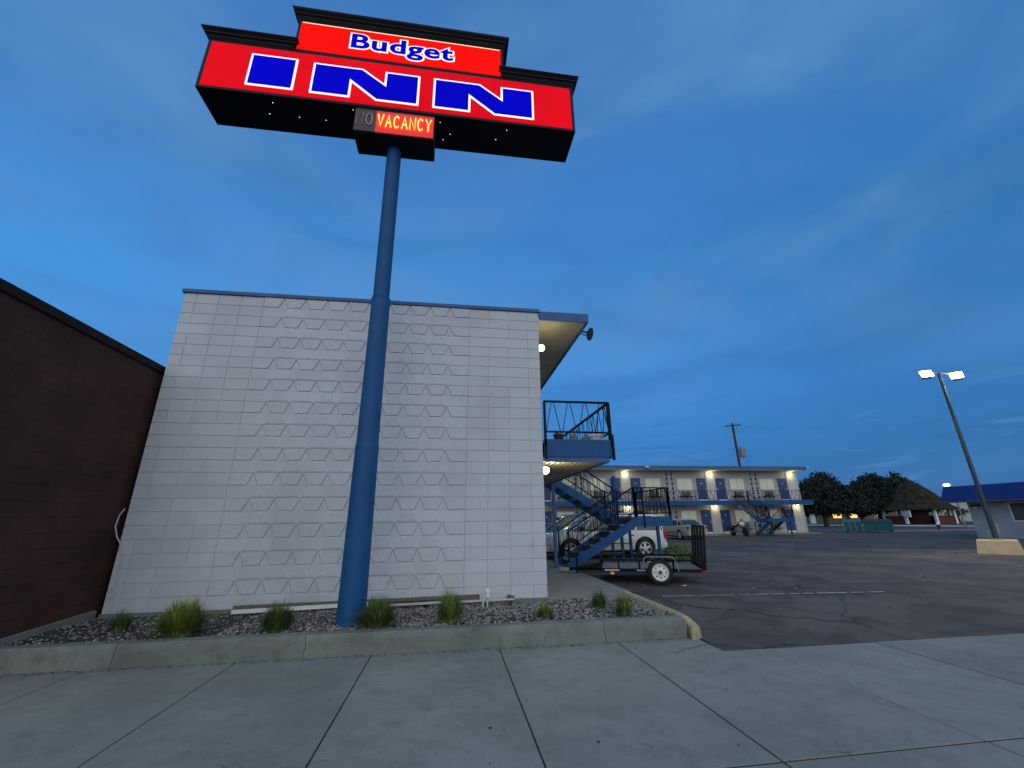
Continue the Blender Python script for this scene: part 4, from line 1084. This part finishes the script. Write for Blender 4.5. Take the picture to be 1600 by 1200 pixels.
# eave floodlights
for ex, nm in ((15.3, 0), (31.05, 1)):
    o = MB().box(ex-.18, ex+.18, -1.42, -1.19, HT+.02, HT+.2, .02).build('floodlight', 'offwhite' if nm == 0 else 'steel', fm)
MB().bar((X1+.05, -1.0, HT+.1), (X1+.45, -1.1, HT+.20), .05).build('eave_arm', 'black', fm)
staircase('dark blue switchback staircase in front of the far motel block, right of the motorcycle', (25.55, YM, ZL+.0), -pi/2, -1)
S2 = [o for o in bpy.data.objects if o.name.startswith('exterior_staircase')][-1]

# ------------------------------------------------------------------ motorcycle
mc = thing('motorcycle', 'dark touring motorcycle with windscreen parked before the far motel block', 'motorcycle', (21.75, 25.3, ZL), radians(-88))
for x in (-.75, .75):
    b = MB(); b.lathe([(.24, -.06), (.30, -.065), (.325, -.03), (.325, .03), (.30, .065), (.24, .06)], n=22, axis='y'); wv = b.build('wheel', 'rubber', mc, smooth=True); wv.location = (x, 0, .325)
    b = MB(); b.lathe([(.24, -.03), (.25, 0), (.24, .03)], n=20, axis='y')
    for k in range(6): b.bar((0, 0, 0), (.24*cos(k*pi/3), 0, .24*sin(k*pi/3)), .03)
    b.build('rim', 'steel', wv)
b = MB(); b.loft([[(x, w_*cos(a), z+h_*sin(a)) for a in [2*pi*k/10 for k in range(10)]] for x, w_, z, h_ in ((-.35, .10, .80, .05), (-.1, .15, .86, .10), (.15, .16, .88, .12), (.38, .08, .86, .07))]); b.build('fuel_tank', 'teal_dark', mc, smooth=True)
b = MB(); b.loft([[(x, w_*cos(a), z+h_*sin(a)) for a in [2*pi*k/10 for k in range(10)]] for x, w_, z, h_ in ((-1.0, .10, .86, .06), (-.75, .16, .82, .07), (-.4, .16, .76, .06), (-.15, .12, .80, .05))]); b.build('seat', 'plastic', mc, smooth=True)
b = MB(); b.box(-.3, .25, -.17, .17, .28, .68, .06); b.build('engine', 'grey_metal', mc)
b = MB(); b.tube([(-.1, .2, .4), (-.5, .22, .32), (-1.0, .22, .34)], .045, 8); b.tube([(-.1, -.2, .4), (-.5, -.22, .32), (-1.0, -.22, .34)], .045, 8); b.build('exhaust', 'chrome', mc, smooth=True)
b = MB(); b.bar((.75, .09, .32), (.42, .09, .95), .035); b.bar((.75, -.09, .32), (.42, -.09, .95), .035); b.bar((.4, 0, .8), (-.35, 0, .45), .06); b.bar((-.75, 0, .32), (-.2, 0, .42), .06); b.build('frame', 'black', mc)
b = MB(); b.tube([(.15, .38, 1.02), (.32, .26, 1.05), (.40, .0, .98), (.32, -.26, 1.05), (.15, -.38, 1.02)], .015, 8); b.build('handlebar', 'chrome', mc, smooth=True)
b = MB(); b.lathe([(.04, 0), (.10, .05), (.11, .10), (.10, .11)], (0, 0, 0), 14, 'x'); h_ = b.build('headlight', 'lens', mc, smooth=True); h_.location = (.52, 0, .92)
b = MB(); b.loft([[(.47-.02*k, -.22+.05*k, .98+.13*k), (.50-.02*k, 0, .98+.13*k), (.47-.02*k, .22-.05*k, .98+.13*k), (.46-.02*k, 0, .98+.13*k)] for k in range(4)]); b.build('windscreen', 'win_glass', mc, smooth=True)
b = MB()
for s_ in (-1, 1): b.box(-1.05, -.6, s_*.27-.09, s_*.27+.09, .45, .78, .04)
b.build('saddlebag', 'plastic', mc)
b = MB(); b.loft([[(.46+.10*k, w_*cos(a), .93+h_*sin(a)) for a in [2*pi*q/12 for q in range(12)]] for k, w_, h_ in ((-1, .12, .10), (0, .24, .20), (.6, .20, .17), (1.1, .08, .08))]); b.build('fairing', 'silver', mc, smooth=True)
b = MB(); b.loft([[(.75+.38*cos(a)*1., y, .325+.38*sin(a)) for y in (-.08, 0, .08)] for a in [radians(30+20*k) for k in range(6)]], closed=False); b.build('mudguard', 'teal_dark', mc, smooth=True)

# ------------------------------------------------------------------ lamp post
LPW = 0
lp = thing('lamp_post', 'tall slim car park lamp post with two lit floodlight heads on a tan block', 'lamp post', (19.40, 6.6, ZL))
b = MB(); b.loft([[(s_x*w_, s_y*w_, z) for s_x, s_y in ((-1, -1), (1, -1), (1, 1), (-1, 1))] for w_, z in ((.62, 0), (.55, .46), (.53, .50))]); _bb = b.build('base_block', 'tan_block', lp); _bb.rotation_euler = (0, 0, radians(34))
b = MB(); b.cyl((0, 0, .502), (0, 0, .54), .20, n=16); b.build('base_plate', 'grey_metal', lp)
b = MB(); b.tube([(0, 0, .48), (0, 0, 7.40)], [.085, .055], 14); b.build('pole', mat('dark_green_grey_paint', (.020, .045, .060), .5, var=.1), lp, smooth=True)
b = MB(); b.box(.06, .18, -.09, .09, .75, 1.05, .02); b.build('junction_box', 'grey_metal', lp)
b = MB(); b.bar((-.80, 0, 7.38), (.72, 0, 7.38), .05); b.build('cross_arm', 'steel', lp)
for sx in (-1, 1):
    hx = .80*sx
    h_ = MB().box(-.17, .17, -.10, .06, -.16, .14, .03).build('lamp_head', 'grey_metal', lp); h_.location = (hx, -.05, 7.22); h_.rotation_euler = (radians(-28), 0, radians(-sx*8-40))
    g_ = MB().box(-.20, .20, -.17, -.101, -.17, .15, .03).build('lamp_lens', 'flood', h_)
    light('SPOT', (hx-.25, -.35, 7.1), 480, (1, .84, .56), .12, Vector((.4, .55, 1.0)).to_track_quat('Z', 'Y').to_euler(), 140, lp, 'flood_light')

# ------------------------------------------------------------------ office at right
of = thing('office_building', 'low pale stucco building with deep blue roof band at the right edge', 'building', (33, 0, ZL))
b = MB(); b.box(0, 10, -8, 16.9, -.1, 2.6); b.build('wall', 'pale_stucco', of)
b = MB(); b.prism([Vector((-.9, 17.8, 2.30)), Vector((-.62, 17.55, 3.30)), Vector((10, 17.55, 3.30)), Vector((10, 17.8, 2.30))], (0, -26.3, 0)); b.build('roof', 'roof_blue', of)
b = MB(); b.box(-.9, -.0, -8.5, 17.8, 2.24, 2.297); b.build('soffit', 'wood', of)
w = MB(); w.box(-.045, -.002, 12.0, 12.08, 1.0, 2.18); w.box(-.045, -.002, 14.64, 14.72, 1.0, 2.18); w.box(-.045, -.002, 12.08, 14.64, 2.11, 2.18); w.box(-.045, -.002, 12.08, 14.64, 1.0, 1.08)
w = w.build('window', 'white', of); MB().box(-.02, -.001, 12.08, 14.64, 1.08, 2.11).build('pane', 'win_glass', w)
w = MB(); w.box(-.045, -.002, 4, 4.08, 1.0, 2.18); w.box(-.045, -.002, 7, 7.08, 1.0, 2.18); w.box(-.045, -.002, 4.08, 7, 2.11, 2.18); w.box(-.045, -.002, 4.08, 7, 1.0, 1.08)
w = w.build('window', 'white', of); MB().box(-.02, -.001, 4.08, 7, 1.08, 2.11).build('pane', 'win_glass', w)
l_ = MB().box(-.30, 0, 16.15, 16.55, 1.96, 2.06, .02).build('wall_lamp', 'black', of)
b = MB(); b.ico((-.18, 16.35, 1.92), .10, 2, (1, 1.2, .7)); b.build('lamp_glass', 'white', l_, smooth=True)

# ------------------------------------------------------------------ dumpsters, hydrant
def dumpster(loc, rz, lx, m, label, frame=False):
    t = thing('dumpster', label, 'dumpster', loc, rz, 'teal dumpsters at the back of the car park')
    b = MB(); b.prism([Vector((-lx/2, -.65, .12)), Vector((-lx/2, .55, .12)), Vector((-lx/2, .75, 1.10)), Vector((-lx/2, -.75, .98))], (lx, 0, 0)); b.build('bin', m, t)
    b = MB(); b.prism([Vector((-lx/2-.04, -.80, .99)), Vector((-lx/2-.04, .80, 1.11)), Vector((-lx/2-.04, .80, 1.16)), Vector((-lx/2-.04, -.80, 1.04))], (lx+.08, 0, 0)); b.build('lid', 'plastic' if not frame else 'teal', t)
    b = MB(); n = 3 if frame else 4
    for k in range(n+1): b.bar((-lx/2+lx*k/n, -.72, .12), (-lx/2+lx*k/n, -.78, 1.0), .08)
    b.bar((-lx/2, -.78, .95), (lx/2, -.78, .95), .07); b.build('ribs', 'teal_pale' if frame else m, t)
    b = MB()
    for sx in (-1, 1):
        for sy in (-1, 1): b.box(sx*(lx/2-.15)-.06, sx*(lx/2-.15)+.06, sy*.5-.06, sy*.5+.06, 0, .12)
    b.build('feet', 'plastic', t)
dumpster((36.75, 29.5, ZL), radians(-47), 1.35, 'teal', 'left dumpster of the teal group, with pale ribs and frame', True)
dumpster((37.85, 28.0, ZL), radians(-47), 2.0, 'teal', 'right dumpster, solid teal box next to the ribbed one')
hy = thing('fire_hydrant', 'small dark red fire hydrant with white cap at the back of the lot', 'fire hydrant', (46.25, 29.4, ZL))
b = MB(); b.lathe([(.16, 0), (.16, .06), (.11, .08), (.11, .50), (.14, .52), (.14, .56)], n=16); b.build('barrel', 'hyd_red', hy, smooth=True)
b = MB(); b.lathe([(.15, .56), (.14, .64), (.09, .72), (.03, .75), (.03, .80)], n=16); b.build('bonnet', 'white', hy, smooth=True)
b = MB(); b.cyl((-.20, 0, .42), (.20, 0, .42), .055); b.cyl((0, -.22, .38), (0, 0, .38), .07); b.build('outlet', 'hyd_red', hy)

# ------------------------------------------------------------------ far street, verge, background
A_, B_ = Vector((60.6, 66.0, 0)), Vector((65.4, 35.4, 0)); dd = (B_-A_).normalized(); nn = Vector((-dd.y, dd.x, 0))
def strip(off0, off1, z, name, m, ext=40, th=None):
    a = A_-dd*ext; c = B_+dd*ext
    b = MB()
    p = [a+nn*off0, c+nn*off0, c+nn*off1, a+nn*off1]
    p = [Vector((q.x, q.y, z)) for q in p]
    if th: b.prism(p, (0, 0, -th))
    else: b.poly(p)
    return struct(b.build(name, m))
strip(.0, .35, .02, 'far_kerb', 'white', th=.3)
strip(.35, 60, 0.0, 'far_verge', 'verge', 60)
strip(-12, 0, ZL+.01, 'far_road', 'asphalt', 40)
b = MB(); b.box(40.5, 58, 29.0, 29.35, ZL-.1, ZL+.10); struct(b.build('lot_kerb', 'walk'))

gz = thing('pavilion', 'brick shelter with wide conical brown shingled roof across the street', 'pavilion', (77.4, 56.5, 0))
b = MB(); rings = []
for r_, z in ((5.8, 2.2), (5.7, 2.3), (4.7, 2.9), (3.7, 4.1), (2.7, 5.3), (1.6, 6.3), (.5, 6.9), (.05, 7.0)):
    rings.append([(r_*cos(a), r_*sin(a), z) for a in [2*pi*k/12 for k in range(12)]])
b.loft(rings); b.build('roof', 'shingle', gz)
for k in range(8):
    a = 2*pi*(k+.5)/8; b = MB(); b.bar((4.7*cos(a), 4.7*sin(a), 0), (4.7*cos(a), 4.7*sin(a), 2.45), .35); b.build('post', 'white', gz)
for k in range(8):
    a, c = 2*pi*(k+.5)/8, 2*pi*(k+1.5)/8
    if k == 4: continue
    b = MB(); b.bar((4.7*cos(a), 4.7*sin(a), .65), (4.7*cos(c), 4.7*sin(c), .65), .25, 1.3); b.build('low_wall', 'brick_red', gz)
MB().cyl((0, 0, 0), (0, 0, 2.4), 1.6, n=12).build('core', 'brick_red', gz)
MB().box(-4.95, -4.65, -3.0, -1.9, 1.1, 2.1).build('panel', 'offwhite', gz)

def tree(name, label, loc, trunk_h, blobs, m, seed, leaf=.42, dens=1.0, group='trees beyond the car park'):
    r = random.Random(seed)
    t = thing(name, label, 'tree', loc, 0, group)
    b = MB(); b.tube([(0, 0, -.2), (.1, 0, trunk_h*.5), (0, .1, trunk_h)], [.38, .30, .24], 10)
    for (x, y, z, rx, rz) in blobs:
        b.tube([(0, .05, trunk_h*.8), (x*.5, y*.5, (trunk_h+z)/2), (x*.85, y*.85, z)], [.18, .12, .04], 6)
    b.build('trunk', 'bark', t, smooth=True)
    b = MB()
    for (x, y, z, rx, rz) in blobs:
        for cl in range(int(60*rx*rz*dens)):
            a = r.uniform(0, 6.28); cz_ = r.uniform(-1, 1); s_ = (1-cz_*cz_)**.5; q = r.uniform(.25, 1.0)**.4
            c = Vector((x+rx*q*s_*cos(a), y+rx*q*s_*sin(a), z+rz*q*cz_)); cr_ = r.uniform(.3, .75)
            for k in range(11):
                p = c+Vector((r.gauss(0, .5), r.gauss(0, .5), r.gauss(0, .4)))*cr_
                n_ = Vector((r.uniform(-1, 1), r.uniform(-1, 1), r.uniform(-.3, 1))).normalized(); u_ = n_.orthogonal().normalized(); v_ = n_.cross(u_); l_ = leaf*r.uniform(.6, 1.3)
                b.poly([p-u_*l_*.5, p+v_*l_*.28, p+u_*l_*.5, p-v_*l_*.28])
    b.build('crown', m, t, recalc=False)
tree('broadleaf_tree', 'large dark tree right behind the end of the far motel block', (52.0, 48.5, ZL), 2.4, [(-1.2, 0, 4.2, 2.9, 2.4), (.8, 0, 5.9, 1.9, 1.7), (2.6, 0, 4.6, 1.8, 1.7), (4.6, 0, 3.8, 1.7, 1.5), (.6, 0, 3.2, 2.8, 1.6), (-2.6, 1, 3.2, 1.8, 1.8), (3.2, .5, 2.9, 2.4, 1.1)], 'leaf', 21)
tree('broadleaf_tree', 'dark low tree between the two big tree masses, farther back', (63.5, 56.0, ZL), 2.0, [(-2.2, 0, 4.6, 1.9, 1.7), (.0, 0, 3.9, 2.0, 1.4), (2.2, 0, 3.2, 2.0, 1.1)], 'leaf', 22)
tree('broadleaf_tree', 'big round dark tree standing left of the conical roofed shelter', (74.0, 60.0, 0), 2.4, [(-2.6, 0, 5.2, 2.6, 2.2), (-.3, 0, 6.6, 2.4, 2.0), (2.6, 0, 5.9, 2.6, 2.2), (-2.2, 0, 3.2, 2.7, 1.5), (.6, 0, 3.6, 3.0, 1.8), (5.0, 1, 5.2, 2.6, 2.4)], 'leaf', 23)
tree('conifer_tree', 'spiky dark tree rising behind the conical roof', (84.0, 61.0, 0), 3.0, [(-1.5, 0, 5.4, 2.0, 2.4), (0.4, 0, 4.4, 1.9, 2.0), (-3.0, 0, 6.9, 1.3, 1.5), (-3.2, 0, 8.4, .35, .7), (2.2, 0, 3.3, 1.5, 1.3), (3.6, 0, 2.6, .9, .8), (.2, 0, 6.1, .5, .9), (1.7, 0, 4.9, .4, .7)], 'leaf', 24)
tree('small_tree', 'small olive green tree with spreading crown above the lit shop', (71.6, 61.2, 0), 1.3, [(-1.8, 0, 2.4, 1.7, .8), (.2, 0, 2.7, 1.9, .9), (2.4, 0, 2.3, 1.7, .8)], 'leaf2', 25, .3)
tree('small_tree', 'small dark flat topped sapling before the pale far wall at right', (97.0, 65.0, 0), 1.0, [(-1.3, 0, 1.7, 1.0, .3), (.2, 0, 1.8, 1.1, .4), (1.5, 0, 1.9, .9, .4)], 'leaf', 26, .28)

pb = thing('warehouse', 'pale plain walled building beyond the street behind the office', 'building', (101, 72, 0))
MB().box(0, 24, 0, 12, -.2, 4.6).build('wall', 'pale_stucco', pb); MB().box(-.1, 24.1, -.1, 12.1, 4.6, 4.8).build('coping', 'grey_metal', pb)
sp_ = thing('shop_building', 'low far shop with warm lit windows below the trees', 'building', (68, 74, 0))
MB().box(0, 26, 0, 8, -.2, 2.6).build('wall', 'wood', sp_); MB().box(-.4, 26.4, -.8, 8.2, 2.6, 2.85).build('roof', 'shingle', sp_)
for x in (2.0, 10.2, 14.0):
    w = MB().box(x, x+2.2, -.04, -.001, .9, 2.2).build('window', 'plastic', sp_); MB().box(x+.1, x+2.1, -.05, -.041, 1.0, 2.1).build('pane', 'warm_win' if x > 3 else 'offwhite', w)
b = MB(); b.box(4.5, 5.6, -.5, -.1, -.1, 2.4); b.build('pier', 'white', sp_)
b = MB(); b.box(-1.0, .2, -.5, -.1, -.1, 2.4); b.build('pier', 'white', sp_)
MB().box(19.5, 23.5, -.3, -.1, 2.2, 2.5).build('lit_canopy', 'leak', sp_)
b = MB(); b.ico((20.8, -.4, 1.75), .28, 2); b.build('lamp', 'far_bulb', sp_)
# far street lamp
sl = thing('street_lamp', 'far street lamp with bright warm head left of the blue office roof', 'street lamp', (63.9, 40.0, 0))
b = MB(); b.tube([(0, 0, -.1), (0, 0, 4.9), (-.3, .2, 5.2)], [.10, .07, .05], 10); b.build('pole', 'grey_metal', sl, smooth=True)
b = MB(); b.ico((-.45, .25, 5.12), .32, 2, (1.3, 1, .6)); b.build('lamp_head', 'far_bulb', sl, smooth=True)

# ------------------------------------------------------------------ utility pole
up_ = thing('utility_pole', 'wooden utility pole with crossarm and grey transformer rising behind the far block', 'utility pole', (31.9, 37.5, ZL))
HP = 12.35
b = MB(); b.tube([(0, 0, 0), (-.05, 0, HP)], [.17, .12], 12); b.build('pole', 'pole_wood', up_, smooth=True)
b = MB(); b.bar((-1.25, -.25, HP-.45), (1.15, .1, HP-.15), .13, .13); b.build('crossarm', 'pole_wood', up_)
b = MB(); b.bar((-1.9, -.3, HP-.50), (-1.2, -.25, HP-.42), .06); b.build('insulator_arm', 'grey_metal', up_)
b = MB(); b.bar((.10, -.05, HP-1.1), (.55, 0, HP-.25), .05); b.build('brace', 'grey_metal', up_)
b = MB(); b.lathe([(.20, 0), (.29, .04), (.30, .10), (.30, 1.0), (.26, 1.12), (.10, 1.2)], (.50, -.1, HP-4.1), 18); b.build('transformer', 'grey_metal', up_, smooth=True)
for x, z in ((-.8, HP-.25), (.4, HP-.10), (.95, HP-.02)):
    b = MB(); b.lathe([(.03, 0), (.06, .03), (.04, .07), (.06, .10), (.02, .15)], (x, 0, z), 10); b.build('insulator', 'grey_metal', up_, smooth=True)
b = MB(); b.tube([(.6, -.1, HP-2.9), (.95, -.1, HP-3.2), (1.05, -.1, HP-4.4), (.85, -.1, HP-5.0), (.35, -.1, HP-5.6), (.15, -.1, HP-6.2)], .035, 6); b.tube([(-.3, 0, HP-1.6), (-.75, 0, HP-1.9), (-.62, 0, HP-2.2)], .03, 6); b.tube([(-.1, 0, HP-2.6), (-.55, 0, HP-3.2), (-.45, 0, HP-4.0), (-.1, 0, HP-4.0)], .03, 6)
b.bar((-.2, 0, HP-4.45), (.75, 0, HP-4.2), .08); b.bar((.3, 0, HP-5.5), (.55, 0, HP-5.7), .16)
b.build('cable', 'grey_metal', up_)
